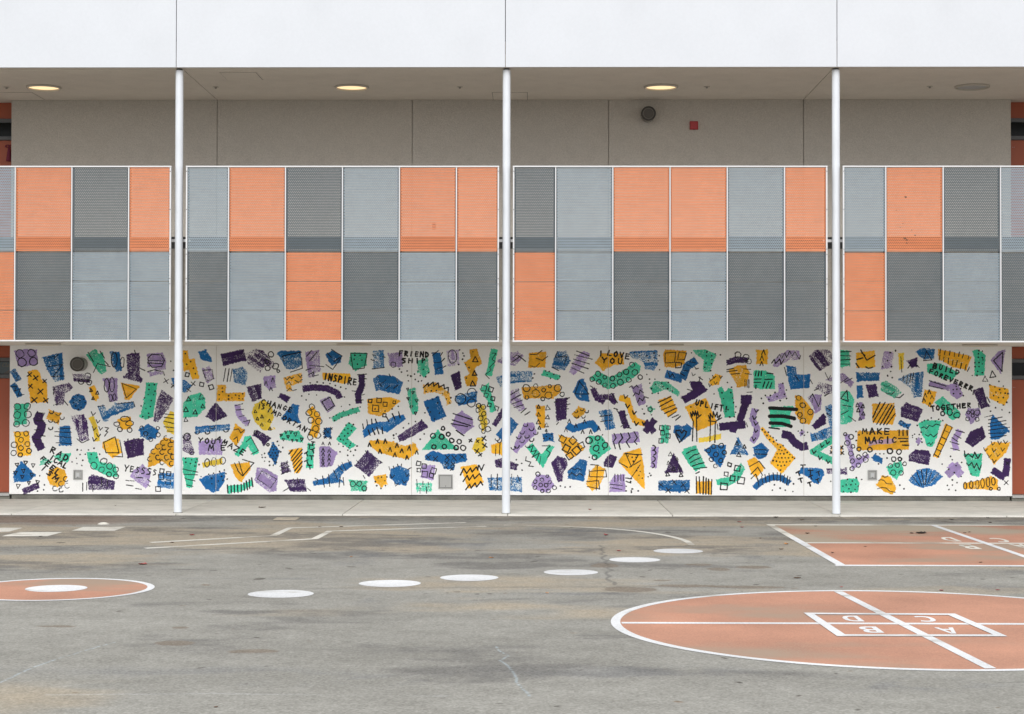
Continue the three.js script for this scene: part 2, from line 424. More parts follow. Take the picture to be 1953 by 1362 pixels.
l 85,975 95,1000/120,970 125,990/150,955 155,975/180,955 178,970/250,980 225,995
v 110,1045,18 140,1105,18 220,1035,18 200,1085,18
P p8 330,960 430,965 415,1075 320,1055
q 303,950,30,8 345,970,32,5 305,1000,25,5 415,1005,38,15 350,1030,42,8 400,1040,30,15
P g7 285,1095 405,1095 400,1160 290,1155
l 290,1070 292,1120/335,1080 335,1120/375,1090 380,1125/315,1120 315,1170/365,1125 362,1170
P y9 620,975 735,955 790,1090 675,1140 640,1040
k 8
l 615,1035 640,985 660,1025 690,985 700,1015 735,975 745,1000 750,965/635,1085 665,1040 680,1075 710,1035 720,1065 755,1025 770,1045/655,1145 685,1105 695,1135 725,1095 735,1125 765,1085 780,1110/755,965 770,1000 790,960
k 6
P b6 815,1055 1070,1050 1075,1160 830,1150
l 845,1035 845,1130/890,1030 890,1140/995,1030 997,1110/1040,1040 1055,1080
P b7 -35,320 10,290 120,300 190,345 165,435 80,420 20,405 -10,410
l 85,285 95,300/30,355 60,330/-5,300 10,310/60,395 90,370/120,390 150,365/10,350 30,375/140,320 150,345
P y9 -75,470 100,455 170,485 90,560 20,600 -70,580
q -54,485,25,3 11,480,32,5 56,510,30,3 -14,540,45,2 51,592,22,5 125,495,20,5
d -17,545 56,560 155,525 110,545
`], [960, `
P p6 50,125 110,120 150,150 120,190 85,225 -40,200 -45,185
l 70,160 100,145/60,200 130,150/110,150 165,190
P b5 -55,310 55,268 215,262 212,342 60,355 -25,385
d 230,285 218,315
P y9 190,130 320,120 310,235 185,240
l 200,140 250,140 285,110/245,170 290,185 330,155/200,225 240,235 270,205
P b6 400,120 470,115 500,190 455,260 360,240 375,170
l 385,160 470,155 450,220/360,235 410,260/400,120 385,160
P p6 550,150 600,115 645,135 600,230 525,295 490,275 510,210
l 545,115 640,150/530,145 660,175/520,175 640,210/510,205 630,245/510,240 600,280
P y8 680,205 730,130 890,135 895,215 820,220 740,260
k 9
w I 725,135 726,136 34
w LOVE 790,130 920,155 38
w YOU 750,183 865,193 36
k 6
P g8 640,325 700,265 790,310 890,265 975,195 1020,230 1010,280 900,360 770,400 700,350
o 660,325,17 705,285,20 710,345,18 755,310,14 755,370,16 808,320,18 812,375,18 860,290,18 868,348,22 910,270,20 930,330,18 955,218,18 975,275,22 1015,310,16
P g9 280,295 300,260 425,295 410,335
d 315,262 340,268 325,290 375,287 350,318 405,325 420,305
P y9 135,385 420,365 430,420 370,465 150,470
o 172,390,26 240,375,16 243,430,28 300,405,14 345,377,12 335,445,26 405,390,26 293,470,14 437,437,16 175,460,14
P b8 560,330 600,320 630,410 640,495 560,480 515,420
l 565,340 635,435 530,435 565,340
P u8 645,400 680,385 715,440 820,430 840,500 820,520 770,470 740,510 680,480
l 645,375 670,390/800,430 845,500/740,450 790,480
P u8 385,470 475,460 470,620 395,640
l 470,470 490,460/475,515 495,510/470,545 485,545/395,660 410,645/380,495 400,490
P p6 55,410 110,390 135,480 165,545 120,565 50,500
l 50,440 115,400/55,480 130,440/60,510 140,480/80,535 150,515/130,575 170,540/160,590 195,565
P y9 245,520 310,525 310,690 270,690 245,590
t 262,528,20 328,535,28 262,585,24 328,605,24 260,640,26 320,665,24 270,685,18 318,705,12
P y8 505,585 560,530 610,545 615,570 550,625
u 540,560,14 585,545,14 545,600,14 595,600,14 620,560,14
S b9 52 475,665 520,695 600,670 660,655 700,710
n 490,635,18 540,670,18 605,640,18 650,715,18 590,715,18 710,690,18 465,700,18
P b6 710,565 800,545 830,690 765,705 740,630
l 720,600 800,590/725,640 805,630
S u8 48 875,560 890,620 915,690
l 835,545 855,580/895,600 920,590/870,680 900,650/925,685 945,690/820,540 845,550
S y9 45 860,460 920,480 945,560 975,630 1050,655
k 8
v 905,455,18 920,525,18 970,575,18 985,655,18 1040,655,14
k 6
P p8 155,650 225,645 250,730 200,770 150,820 90,875 70,850 100,760
u 165,660,17 210,690,17 140,715,17 240,720,17 175,745,17 210,770,17 115,750,17 140,780,17 75,830,17 100,820,17 180,815,17
P b9 290,730 370,725 375,785 300,785
d 322,725 360,735 320,750 345,765 300,765
P g9 175,835 215,800 285,885 340,810 380,825 295,985
l 190,835 225,815 205,865 245,855 215,905 270,870 245,930/290,820 350,820 320,850 350,870 325,910/170,900 165,930 205,940 190,970 225,975/270,960 280,900
P y9 410,735 530,770 605,845 500,925 440,850
k 7
q 440,770,44,30 517,780,44,40 580,818,40,70 470,838,46,30 545,855,48,50 495,895,42,55
o 637,780,23
P g9 640,745 730,745 800,840 695,925 640,870
o 637,780,24 700,762,18 757,815,20 690,838,22 678,905,18
k 6
d 737,777 705,800 710,872 650,825 748,845 738,738 640,905
P p8 805,735 1000,715 1012,790 960,800 900,800 810,810
k 8
l 820,730 835,760 815,790 830,840/870,730 885,760 855,800 865,845/925,725 940,755 910,790 935,830/970,715 995,760 970,790 990,810
k 6
P u7 355,950 400,895 470,915 480,960 445,1020 440,1085 405,1090
P b8 575,915 625,935 600,1085 480,1065 480,1010
l 490,1000 510,985 530,1000 550,985 580,1000/490,1040 510,1020 540,1045 570,1025 590,1040
P u8 745,940 790,880 845,905 810,985 750,975
P y9 850,935 900,870 1020,835 1045,985 1050,1140 1025,1125 935,1030
l 905,875 1000,890 950,975 905,875/900,880 1030,885/935,980 1020,930/945,1060 1015,960/860,945 920,980
d 925,895 955,905 985,905 965,935 1000,980 990,1005 1015,1010 1005,1040 1030,1060
P p8 255,1030 340,1040 385,1120 320,1165 250,1150 205,1110
o 258,1030,16 287,1072,14 237,1085,14 278,1110,14 318,1112,14 345,1090,12 380,1130,16 235,1130,14 290,1155,12 335,1155,14 327,1045,10
P y8 690,960 755,990 740,1070 700,1140 660,1155 615,1100 640,1020
l 640,1010 760,1000 768,1050 640,1050 640,1000/620,1085 710,1080 715,1140 625,1120/700,970 690,1150/650,960 710,965
P p7 820,1040 900,1030 905,1160 785,1165 790,1090
l 825,1030 825,1085/850,1030 850,1080/870,1030 870,1080/890,1040 890,1080/790,1105 880,1115/790,1130 880,1145/905,1060 950,1065/910,1085 945,1095
d 910,1120 910,1155 955,1140 950,1165 1000,1155 97,923 137,950 108,960 140,1000 425,1118 460,1126 497,1124
`], [1200, `
P b5 0,120 210,110 210,220 185,260 115,250 105,190 10,165
d 185,130 130,152 75,150 187,163 215,190 140,187 225,255 40,130 222,150
P y9 265,105 425,115 410,215 330,240 265,235 250,140
l 265,130 345,125 335,200 265,205 265,130/370,125 425,130 410,180 360,180 370,125/345,200 390,205 385,240 345,240 345,200
S b8 60 270,285 395,325
S b8 60 395,325 430,230 500,185
l 290,275 300,310 320,285 335,315/380,280 410,300/405,260 440,265/430,220 460,230/450,195 490,205/465,275 470,300 490,290/485,235 495,250 515,245
P g7 475,110 560,105 650,140 630,190 600,270 545,270 555,180 490,140
d 577,123 575,152 640,137 613,152 615,180 570,207 612,210 560,237 605,262 678,145 462,130
P u7 720,185 800,155 880,165 885,205 800,205 725,225
o 808,145,22 868,165,22 890,195,18
P y8 735,265 800,225 865,220 895,275 870,380 805,390 770,310
l 725,270 800,260/755,290 820,285/850,250 905,255/860,285 910,290/860,325 860,385/890,330 890,390/875,330 875,385/725,255 775,245
P g7 150,390 190,340 285,345 380,420 365,455 270,400 180,435
d 152,355 195,362 165,395 240,355 215,430 170,430 250,380 320,412 285,395 290,350 150,325 190,325 130,290
P u9 450,345 525,340 585,405 500,465 415,505 385,460 470,410
l 525,310 520,345/515,310 545,330/385,465 415,475/430,400 470,410
P y9 590,345 640,285 690,300 665,365 610,375
v 605,330,14 630,310,14 680,310,14 640,355,14 600,370,14
P g9 655,395 690,380 710,420 740,390 770,400 785,610 710,610 680,480
d 760,385 690,427 755,425 770,465 775,500 700,470 793,530 745,607 780,605 735,552 790,572 730,350 630,435
S u9 66 830,475 910,478
S u9 55 870,490 820,640
S u9 58 670,680 865,662
S u9 50 750,690 800,705
l 875,425 915,420/655,660 660,700/870,650 880,680
P y9 415,530 570,465 655,650 500,715
k 9
w UPLIFT! 505,500 720,548 40
k 7
l 460,600 475,640 470,785/500,610 500,785/460,600 455,575 470,600 472,565 485,597 490,560 500,600 508,565 515,600 535,590 500,620/605,640 600,790/640,645 635,795/605,640 590,595 605,625 600,580 620,612 625,565 640,605 652,570 655,612 680,590 662,625 685,612 640,640 590,635
k 6
d 457,532
P j9 515,765 685,730 685,770 520,800
P y9 215,480 310,450 360,560 290,600 240,550
k 7
l 215,500 310,455/225,530 320,480/240,555 340,515/260,580 350,540/290,605 345,570/320,610 365,590/345,630 380,600
k 6
P g7 130,540 160,520 185,550 155,580
o 153,550,16
d 97,547 110,582 165,590 130,525
S u8 48 115,640 185,720
S u8 48 190,625 115,720
S g8 58 270,665 262,800
q 240,688,32,3 292,685,24,5 248,725,30,3 288,747,30,5 237,785,32,3
P b9 390,790 325,720 335,670 370,660 395,680 430,655 465,690 455,740
k 8
l 375,755 345,725 345,705 375,705 390,725 405,705 425,715 415,745 375,795 345,735
k 6
P p8 160,830 220,830 205,985 160,980
k 8
C 175,835,18 180,870,18 175,918,18 170,965,18
k 6
P u9 330,870 405,1020 265,1020
t 305,880,24 330,990,26 375,980,22 385,1035,24 285,1030,24 290,945,18 355,915,16
P g8 390,870 410,840 495,815 570,975 495,1010 445,960
k 7
l 425,880 460,858 495,848/445,915 480,890 520,880/455,945 490,925 530,910/470,970 510,955 555,945/480,995 530,985 575,980/495,1025 520,1015
k 6
P b9 555,850 620,815 720,815 715,900 680,985 620,930
o 587,855,18 627,825,16 683,820,18 643,885,18 707,870,16 610,920,16 680,930,16 640,970,14
P b7 810,755 885,885 750,885
t 800,800,22 855,825,20 815,885,26
S p8 48 935,545 915,620 950,690 945,740 910,795
k 7
v 945,560,18 930,615,18 940,655,18 940,710,18 925,770,18
P y9 875,930 935,905 1010,985 945,1060 905,1020
l 895,975 965,935 1010,990/905,1030 955,980 990,1040/905,1065 940,1030 960,1085
k 6
P g8 645,1070 750,1050 830,945 860,985 820,1075 740,1120 650,1110
k 7
q 745,960,26,10 803,988,38,8 720,1030,28,5 768,1062,36,5 830,1078,48,8 703,1122,48,3
k 6
P b7 215,1080 450,1072 450,1150 380,1165 215,1150
x 235,1110,18 335,1090,20 400,1110,20 290,1150,20 430,1155,20
P y9 495,1085 610,1080 610,1175 500,1175
k 8
l 497,1050 500,1170/520,1050 525,1175/550,1050 548,1178/570,1060 570,1178/590,1068 590,1178/612,1070 610,1178
k 6
P p8 15,385 90,360 125,505 70,525
l 0,385 20,375 30,395 55,370 65,385/30,450 45,425 70,440 80,405 105,425/60,500 75,465 100,485 110,455 140,465
d 10,1085 15,1155 25,1140 65,1155 150,1025 140,1050 160,1040
`], [1440, `
P y9 15,110 100,108 95,215 10,215
n 65,125,22 53,168,22 50,210,20
P g8 -10,260 80,262 150,300 150,400 50,400 -10,390
k 8
l 10,270 5,300/30,270 25,300/50,270 45,300/-5,325 45,325/-5,350 45,350/75,345 60,385/105,345 85,390/125,350 110,395/75,330 130,325/90,280 135,285/10,370 5,395
k 6
P p6 130,225 170,150 250,110 330,115 340,180 250,185 165,240
l 125,205 145,180 155,210 185,175 195,215 215,180/165,170 185,140 200,170 225,130 235,165 260,115 275,155 300,125 330,180 340,150
P u5 395,160 450,110 540,105 570,135 590,200 475,270
P g8 600,110 700,115 705,225 640,240 600,230
l 632,125 712,122/632,150 710,155/632,185 705,180/635,215 705,215
P y9 750,130 890,115 890,235 800,245 755,240
k 8
l 785,110 830,185 890,150/755,180 800,170/820,235 840,248 870,240/790,130 815,150/750,210 770,240
k 6
P b8 235,225 305,235 315,290 410,295 405,390 265,405 240,290
l 220,240 235,300/410,330 425,360/300,300 330,340
P p7 520,330 600,300 655,280 735,350 715,385 635,340 560,345
l 520,280 545,330 560,300/635,355 690,315/660,350 720,320
P b8 750,275 925,280 920,340 755,342
P u5 450,390 470,348 590,375 590,430 520,445
l 440,410 470,395/515,450 540,435
P p7 175,360 215,358 235,465 105,495 85,460 175,425
d 208,357 190,393 235,407 150,425 220,438 235,470 165,455 115,447 188,485 105,475 78,447 48,468 62,505
P y8 300,445 345,450 440,580 405,665 340,650 300,580
o 325,465,18 355,520,18 335,590,18 410,570,20 355,635,20
P p7 385,460 425,440 495,440 490,535 485,560 450,580 425,520
l 400,475 425,435 470,530 490,460/425,435 425,500
P u9 420,670 500,585 525,600 525,660 445,700
P b7 515,530 570,510 590,760 420,790 410,740 555,680
l 530,540 560,560/530,580 560,600/440,740 460,770/490,720 510,750
P g7 600,420 700,415 735,480 720,640 660,665 600,650
l 635,470 680,410 690,490 635,470/640,590 690,560/690,600 745,640/650,520 710,530
P b8 755,375 800,372 800,465 755,470
P u8 820,370 900,362 912,455 845,465
P p8 760,505 795,495 815,620 780,630
t 760,515,22 800,525,22 765,555,22 803,580,22 778,620,18
P g9 105,535 285,525 260,600 265,680 120,685
k 22
l 110,540 200,545 310,550/110,600 220,600 295,620/115,650 200,655 270,675
k 10
l 105,685 180,695
k 6
S u9 58 200,735 255,745 300,800 350,830 390,820
P p8 330,725 350,700 370,720 345,750
d 347,705 322,712 350,730 388,720 365,742
P b9 50,795 105,850 85,900 30,925 -5,890 -10,830
l 0,850 90,850/0,880 90,885
P y9 40,690 60,680 165,800 200,810 305,910 200,1030 115,950 165,850 90,770
d 55,700 75,720 100,720 90,745 115,750 110,775 135,760 140,790 160,780 170,810 190,830 210,820 225,850 200,855 180,850 165,880 190,880 215,880 240,870 260,885 280,905 250,910 225,910 200,910 175,910 150,905 135,930 160,935 185,940 210,940 235,940 260,935 170,965 195,970 220,965 190,1000 295,915
S b8 45 -5,1135 50,1085 130,1055 200,1060 260,1100
l 15,1060 30,1120/50,1045 60,1110/75,1035 85,1095/105,1025 112,1090/135,1020 140,1080/165,1020 165,1080/190,1025 188,1085/220,1035 212,1090/245,1045 235,1110/260,1055 255,1095
S g8 50 590,765 430,865 590,940
k 7
v 495,820,18 535,795,18 435,865,18 480,910,18 540,940,18
k 8
P y8 570,820 645,825 645,885 565,875
x 640,835,14 645,875,14 572,835,12 565,870,12
k 6
P p8 660,735 700,735 740,920 840,880 850,910 720,1000
o 668,735,12 712,755,18 682,800,18 725,825,14 710,878,18 770,905,16 765,965,16 815,885,16 720,935,16 820,925,18 718,990,16
P b9 870,905 885,880 950,915 940,950 875,930
d 895,880 925,880 955,880 978,912 915,955
P b8 330,1020 345,980 500,990 515,1030 470,1110 430,1095 400,1060
k 8
g 355,975,18 410,1015,20 325,1025,18 470,1025,18 340,1075,18 415,1055,16 405,1105,18 465,1080,18
k 6
P u6 530,990 680,990 685,1035 530,1030
P g8 575,1075 640,1070 755,1060 775,1100 765,1165 600,1170
d 685,1070 750,1058 720,1082 710,1110 745,1105 675,1110 765,1120 695,1140 740,1145 655,1160 710,1165 790,1070 650,1120
d 130,1150 187,1135 225,1150 282,1160 287,1103 145,1110 985,305 1005,270 560,1085
`], [1690, `
P p6 -15,120 55,125 45,245 -40,255
d 30,130 10,190 40,235 -25,235 70,118
P g6 -40,355 0,340 60,375 120,425 60,470 -40,410
l -20,370 10,385 30,370/0,430 40,440 60,420/70,460 100,465 130,440
P j9 90,135 130,135 130,250 95,255
l 110,160 115,275
P u8 150,190 235,165 230,230 190,240
l 160,245 180,220/220,215 245,240
P b7 225,120 270,95 365,105 355,170 290,185 240,150
l 280,190 300,120 340,185 280,190
P y9 385,105 490,125 635,160 600,260 500,240 390,180
l 405,105 400,135/440,115 435,145/475,120 470,150/510,130 505,160/545,125 540,160/575,140 565,170/615,155 610,180/400,150 395,185/430,165 425,195/465,170 460,210/495,185 490,220/530,190 520,230/560,210 550,250/595,220 585,260/620,240 605,270
P g8 640,120 680,105 740,150 730,300 655,305 655,160
d 690,115 715,120 685,140 685,165 715,170 660,205 690,205 720,185 660,235 690,235 715,215 680,270 715,280 640,300 675,300
P p7 890,105 855,290 775,190 830,125
k 8
l 865,130 860,270 800,190 865,130
k 6
t 735,325,32 790,290,38
P b6 90,325 175,285 280,272 265,455 205,465 175,390
l 130,300 125,340/160,295 150,360/185,285 175,350/205,280 190,340
P g8 305,215 400,210 540,280 490,335 430,325 305,280
k 9
w BUILD 365,230 530,275 36
w FOREVERRR 335,270 630,395 32
k 6
S p8 40 320,355 470,395
P p8 460,370 530,350 575,445 525,480 480,440
l 320,340 445,380/320,375 420,400
d 520,380 553,398 498,405 525,403 550,435 500,435 573,450
P y9 285,405 375,420 360,480 330,535 265,500
n 320,420,18 290,445,18 340,460,18 280,480,18 325,515,18
P g8 360,500 420,455 550,570 545,610 490,635 440,580
k 9
w TOGETHER 345,545 615,520 34
k 7
e 420,583,14,16 472,572,18,25 525,595,24,20
k 6
P u8 110,540 150,500 275,550 235,645 105,605
P b9 85,660 105,628 178,670 160,700
d 110,637 130,655 150,672 110,670 160,685
P u9 645,410 720,385 760,530 705,550
l 750,460 770,500/650,410 645,440/685,510 690,540
P y8 765,370 905,400 915,455 880,525 765,470
d 808,385 843,405 880,400 815,425 850,430 885,432 798,450 835,465 870,465 905,435 895,500 828,495 870,520 770,370 870,380 838,345 812,540 860,555 915,575 775,565
P p8 630,665 585,590 610,540 650,550 690,540 705,590
o 610,575,12 640,570,13 675,575,20 642,598,12 605,622,15 675,625,15
P b8 790,590 920,710 835,775 775,775 770,650
l 760,630 860,610/760,655 890,635/760,680 890,660/760,705 915,685/760,730 880,725/770,760 890,745/730,610 790,595
P g9 235,660 290,630 410,635 375,760 345,830 305,830 270,740
l 260,690 280,680 300,695 320,670 345,680 370,660 400,670/290,740 310,750 330,735 350,755 380,730/300,810 320,800 330,815 345,795
d 230,670 265,645 283,635 310,630 335,615 365,640 390,625 420,635 260,720
P y9 440,655 495,685 385,915 345,900
l 450,665 350,895/490,685 385,905/450,665 490,685/430,705 470,725/410,755 448,775/390,800 425,820/372,845 408,862/355,885 390,905
S p8 45 550,705 505,780 520,855
l 515,705 580,725/505,735 555,765/490,760 530,790/475,790 540,810/480,840 545,855
P u9 585,790 620,720 715,680 740,760 640,835
P p8 215,790 240,770 260,790 240,815
d 195,745 210,735 245,738 260,770 265,795 225,770 195,760 235,815
P u8 170,885 215,850 315,855 330,890 315,965 165,935
P y9 725,850 790,795 920,800 895,870 800,960
v 735,850,17 790,805,17 840,800,17 885,795,17 800,855,17 865,850,17 765,895,17 830,890,17 800,935,17
P y9 -105,510 60,505 70,590 50,665 -100,650
k 8
l -100,610 -45,500/-95,640 -10,500/-70,660 20,510/-45,665 40,520/-20,665 60,530/5,665 65,580
k 6
P y9 -215,715 165,705 170,850 -215,855
P p8 -130,785 60,765 55,805 -130,815
k 9
w MAKE -160,712 5,715 40
w MAGIC -140,780 60,778 42
k 8
l 95,705 95,745/125,705 125,745/155,705 155,745/90,768 160,768/105,790 160,788/120,815 165,818
o -203,845,15 -121,850,17 27,860,19 93,865,18
k 6
d -223,782 -225,715 -203,740
P g8 5,980 60,950 110,935 130,1000 75,1075 20,1030
k 8
o 55,920,17 100,920,13
k 6
o 30,970,16 82,965,16 135,955,14 52,1020,20 110,1022,16
P b7 165,1075 230,1000 305,985 370,1005 420,1050 360,1110 270,1135 200,1110
l 190,1040 250,1120/225,1010 265,1115/260,1000 280,1110/300,995 290,1110/335,1020 305,1105/385,1030 320,1100
S p8 60 470,960 560,1040
S p8 60 545,960 450,1040
d 518,968 463,995 505,1020 555,1048 415,957 560,945 477,900 490,925 453,1115 490,1113 525,1095 465,1145 515,1152 490,1075
P g8 575,880 715,880 705,990 690,1050 630,1045 600,960
k 7
l 580,860 585,905 610,880 640,910 655,870 680,915 700,880/595,950 610,970 635,945 650,985 670,950 690,1000 705,965
k 6
d 665,915 665,1003 628,1030
P y9 570,1100 680,1080 780,1045 830,1070 830,1150 580,1140
e 585,1118,12,25 630,1110,12,28 675,1108,13,32 715,1100,13,35 755,1090,13,35 795,1085,13,28 775,1140,11,11 835,1140,11,11
S u9 52 785,1000 880,1060
S u9 52 900,915 885,1050
x 890,1095,18 900,950,14
P y9 -75,1110 -30,1040 30,1050 75,1140 40,1185 -20,1160
l -60,1080 -40,1072 -20,1075 0,1100 40,1105/-65,1140 -30,1130 0,1135 30,1160 65,1165/-30,1045 -10,1055 10,1045
d 100,1113 130,1140 35,270 45,315 10,300 70,115
`]];
const PAINT = { p: [160, 139, 190], u: [56, 31, 82], b: [18, 98, 160], y: [241, 177, 44], j: [238, 205, 66], g: [66, 198, 160] };
// letters as pen strokes in a unit box, y down
const GLYPH = { A: '0,1 .5,0 1,1/.2,.65 .8,.6', B: '.05,1 .05,0 .7,.1 .75,.35 .1,.5 .8,.6 .8,.9 .05,1', C: '.95,.15 .5,0 .05,.4 .1,.85 .5,1 .95,.85', D: '.1,1 .1,0 .7,.2 .9,.55 .6,.9 .1,1', E: '.9,.05 .1,0 .1,1 .9,.95/.1,.5 .75,.48', F: '.9,0 .1,.05 .1,1/.1,.5 .75,.45', G: '.9,.15 .5,0 .1,.4 .15,.85 .6,1 .9,.8 .9,.55 .55,.55', H: '.1,0 .1,1/.9,0 .9,1/.1,.5 .9,.5', I: '.5,0 .5,1', K: '.1,0 .1,1/.85,0 .1,.55 .9,1', L: '.15,0 .1,1 .85,.95', M: '0,1 .15,0 .5,.7 .85,0 1,1', N: '.1,1 .1,0 .9,1 .9,0', O: '.5,0 .1,.3 .1,.75 .5,1 .9,.7 .85,.25 .5,0', P: '.1,1 .1,0 .75,.1 .8,.4 .1,.55', R: '.1,1 .1,0 .8,.12 .75,.4 .1,.5 .9,1', S: '.85,.08 .4,0 .15,.25 .75,.6 .8,.85 .1,1', T: '0,.05 1,0/.5,0 .5,1', U: '.1,0 .15,.8 .5,1 .85,.8 .9,0', V: '.05,0 .5,1 .95,0', X: '0,0 1,1/1,0 0,1', Y: '0,0 .5,.5 1,0/.5,.5 .45,1', Z: '0,0 1,.05 0,1 1,.95', '!': '.5,0 .5,.65/.48,.95 .52,1' };
const MX = [-8.557, -5.051, -1.741, 1.579, 4.871, 8.366], MY0 = 0.085, MY1 = 2.605, PPM = 400;
const toWall = (px, py) => { const t = (px - 18) / 1912; return [-8.557 + 16.923 * t + 0.108 * t * (1 - t), MY0 + (942.3 + 4.7 * t - py) * (2.52 / 285)]; };
function drawMural(P, K, x0) {
  let map, pen = 6;
  P.lineJoin = K.lineJoin = 'round'; K.lineCap = 'round'; P.lineCap = 'butt';
  const CS = 3.892, U = PPM * 2.52 / 285 / CS;           // canvas pixels to one unit of the list
  const pts = (s) => s.trim().split(/\s+/).map((q) => q.split(',').map(Number));
  const poly = (c, a, close) => { c.beginPath(); a.forEach(([x, y], i) => { const [u, v] = map(x, y); i ? c.lineTo(u, v) : c.moveTo(u, v); }); if (close) c.closePath(); };
  const ink = (a, close) => {                             // an uneven marker stroke
    const f = pen > 6 ? rr(0.82, 1) : rr(0.5, 0.98); K.lineWidth = pen * 1.1 * U * rr(0.85, 1.2); K.strokeStyle = `rgba(20,19,22,${f})`;
    poly(K, a.map(([x, y]) => [x + rr(-1.5, 1.5), y + rr(-1.5, 1.5)]), close); K.stroke();
  };
  const ring = (x, y, rx, ry, a0 = 0, a1 = Math.PI * 2) => { const a = [], n = 18, t0 = rr(0, 0.5), k = rr(-0.12, 0.12); for (let i = 0; i <= n; i++) { const t = a0 + (a1 - a0) * i / n + (a1 - a0 > 6 ? t0 : 0); a.push([x + rx * (1 + k * Math.sin(2 * t)) * Math.cos(t), y + ry * (1 - k * Math.cos(t)) * Math.sin(t)]); } ink(a); };
  for (const [ox, text] of MURAL) {
    map = (x, y) => { const [X, Y] = toWall(ox + x / CS, 640 + y / CS); return [(X - x0) * PPM, (MY1 - Y) * PPM]; };
    for (const row of text.trim().split('\n')) {
      const c = row[0], rest = row.slice(2);
      if (c === 'P' || c === 'S') {
        const col = PAINT[rest[0]], al = +rest[1] / 10, v = rr(0.93, 1.07), fill = `rgba(${col.map((q) => Math.round(Math.min(255, q * v)))},${al})`;
        const seedBefore = seedv;
        if (c === 'P') {
          const a = pts(rest.slice(3)); P.fillStyle = fill; poly(P, a, true); P.fill();
          // roller lanes: a few heavier and lighter bands with stepped ends along the longest side
          let bx = 0, by = 0, best = 0; a.forEach((q, i) => { const n = a[(i + 1) % a.length], l = Math.hypot(n[0] - q[0], n[1] - q[1]); if (l > best) { best = l; bx = (n[0] - q[0]) / l; by = (n[1] - q[1]) / l; } });
          const cx = a.reduce((s, q) => s + q[0], 0) / a.length, cy = a.reduce((s, q) => s + q[1], 0) / a.length;
          P.save(); poly(P, a, true); P.clip();
          for (let k = -3; k <= 3; k++) { const o = k * 26 + rr(-6, 6), l = best * rr(0.3, 0.75), f = rr(-0.3, 0.3) * best; if (rnd() < 0.6) { P.globalCompositeOperation = rnd() < 0.5 ? 'destination-out' : 'source-over'; P.strokeStyle = P.globalCompositeOperation === 'source-over' ? fill : 'rgba(0,0,0,0.16)'; P.lineWidth = 24 * U; poly(P, [[cx - by * o + bx * (f - l), cy + bx * o + by * (f - l)], [cx - by * o + bx * (f + l), cy + bx * o + by * (f + l)]]); P.stroke(); } }
          P.globalCompositeOperation = 'source-over'; P.restore();
          // ragged tabs where the roller ran past the outline
          P.fillStyle = `rgba(${col},${al * 0.72})`;
          for (let k = 0; k < 3; k++) { const q = a[Math.floor(rnd() * a.length)], w = rr(7, 13), h = rr(6, 14); poly(P, [[q[0] - w * bx, q[1] - w * by], [q[0] + w * bx, q[1] + w * by], [q[0] + w * bx - h * by, q[1] + w * by + h * bx], [q[0] - w * bx - h * by, q[1] - w * by + h * bx]].map(([x, y]) => [lerp(x, cx, 0.1), lerp(y, cy, 0.1)]), true); P.fill(); }
        } else {
          const [w, ...r2] = rest.slice(3).split(' '), a = pts(r2.join(' '));
          P.strokeStyle = fill; P.lineWidth = +w * U; poly(P, a); P.stroke();
        }
        seedv = (seedBefore + 7919) | 0;
        continue;
      }
      if (c === 'k') { pen = +rest; continue; }
      if (c === 'w') {
        const [word, p0, p1, h] = rest.split(' '), [[xa, ya], [xb, yb]] = [pts(p0)[0], pts(p1)[0]], n = word.length, H = +h;
        const L = Math.hypot(xb - xa, yb - ya), ux = (xb - xa) / L, uy = (yb - ya) / L, w = n > 1 ? Math.min(L / (n - 1) * 0.66, H * 0.9) : H * 0.8;
        [...word].forEach((ch, i) => { const f = n > 1 ? i / (n - 1) : 0, bx = lerp(xa, xb, f), by = lerp(ya, yb, f), s = rr(0.9, 1.1), tilt = rr(-0.09, 0.09), ca = ux * Math.cos(tilt) - uy * Math.sin(tilt), sa = uy * Math.cos(tilt) + ux * Math.sin(tilt);
          for (const st of GLYPH[ch].split('/')) ink(pts(st).map(([gx, gy]) => { const a = (gx - 0.5) * w * s, b = (gy - 0.5) * H * s; return n > 1 ? [bx + a * ca - b * sa, by + a * sa + b * ca] : [bx + a, by + b]; })); });
        continue;
      }
      if (c === 'l') { for (const s of rest.split('/')) ink(pts(s)); continue; }
      for (const [x, y, s = 16, r = 0] of pts(rest)) {
        const tri = (d) => { const a = rr(-0.15, 0.15); ink([[0, -d], [s * 0.62, d], [-s * 0.62, d], [0, -d]].map(([u, v]) => { v *= 0.6 * s / Math.abs(d); v *= 1; return [x + u * Math.cos(a) - v * Math.sin(a), y + u * Math.sin(a) + v * Math.cos(a)]; })); };
        if (c === 'o') ring(x, y, s, s);
        if (c === 'e') ring(x, y, s, r);
        if (c === 'd') { const q = rr(5, 7); K.fillStyle = 'rgba(18,17,20,.93)'; const [u, v] = map(x, y); K.beginPath(); K.ellipse(u, v, q * U, q * U * rr(0.8, 1.15), rr(0, 3), 0, 7); K.fill(); }
        if (c === 't') tri(1 * s);
        if (c === 'T') tri(-1 * s);
        if (c === 'q') { const a = r * Math.PI / 180 + rr(-0.06, 0.06), h = s / 2; ink([[-h, -h], [h, -h], [h, h], [-h, h], [-h, -h * 1.1]].map(([u, v]) => [x + u * Math.cos(a) - v * Math.sin(a), y + u * Math.sin(a) + v * Math.cos(a)])); }
        if (c === 'x') { const a = rr(-0.2, 0.2), m = (u, v) => [x + s * (u * Math.cos(a) - v * Math.sin(a)), y + s * (u * Math.sin(a) + v * Math.cos(a))]; ink([m(-0.8, -0.8), m(0.8, 0.8)]); ink([m(0.8, -0.8), m(-0.8, 0.8)]); }
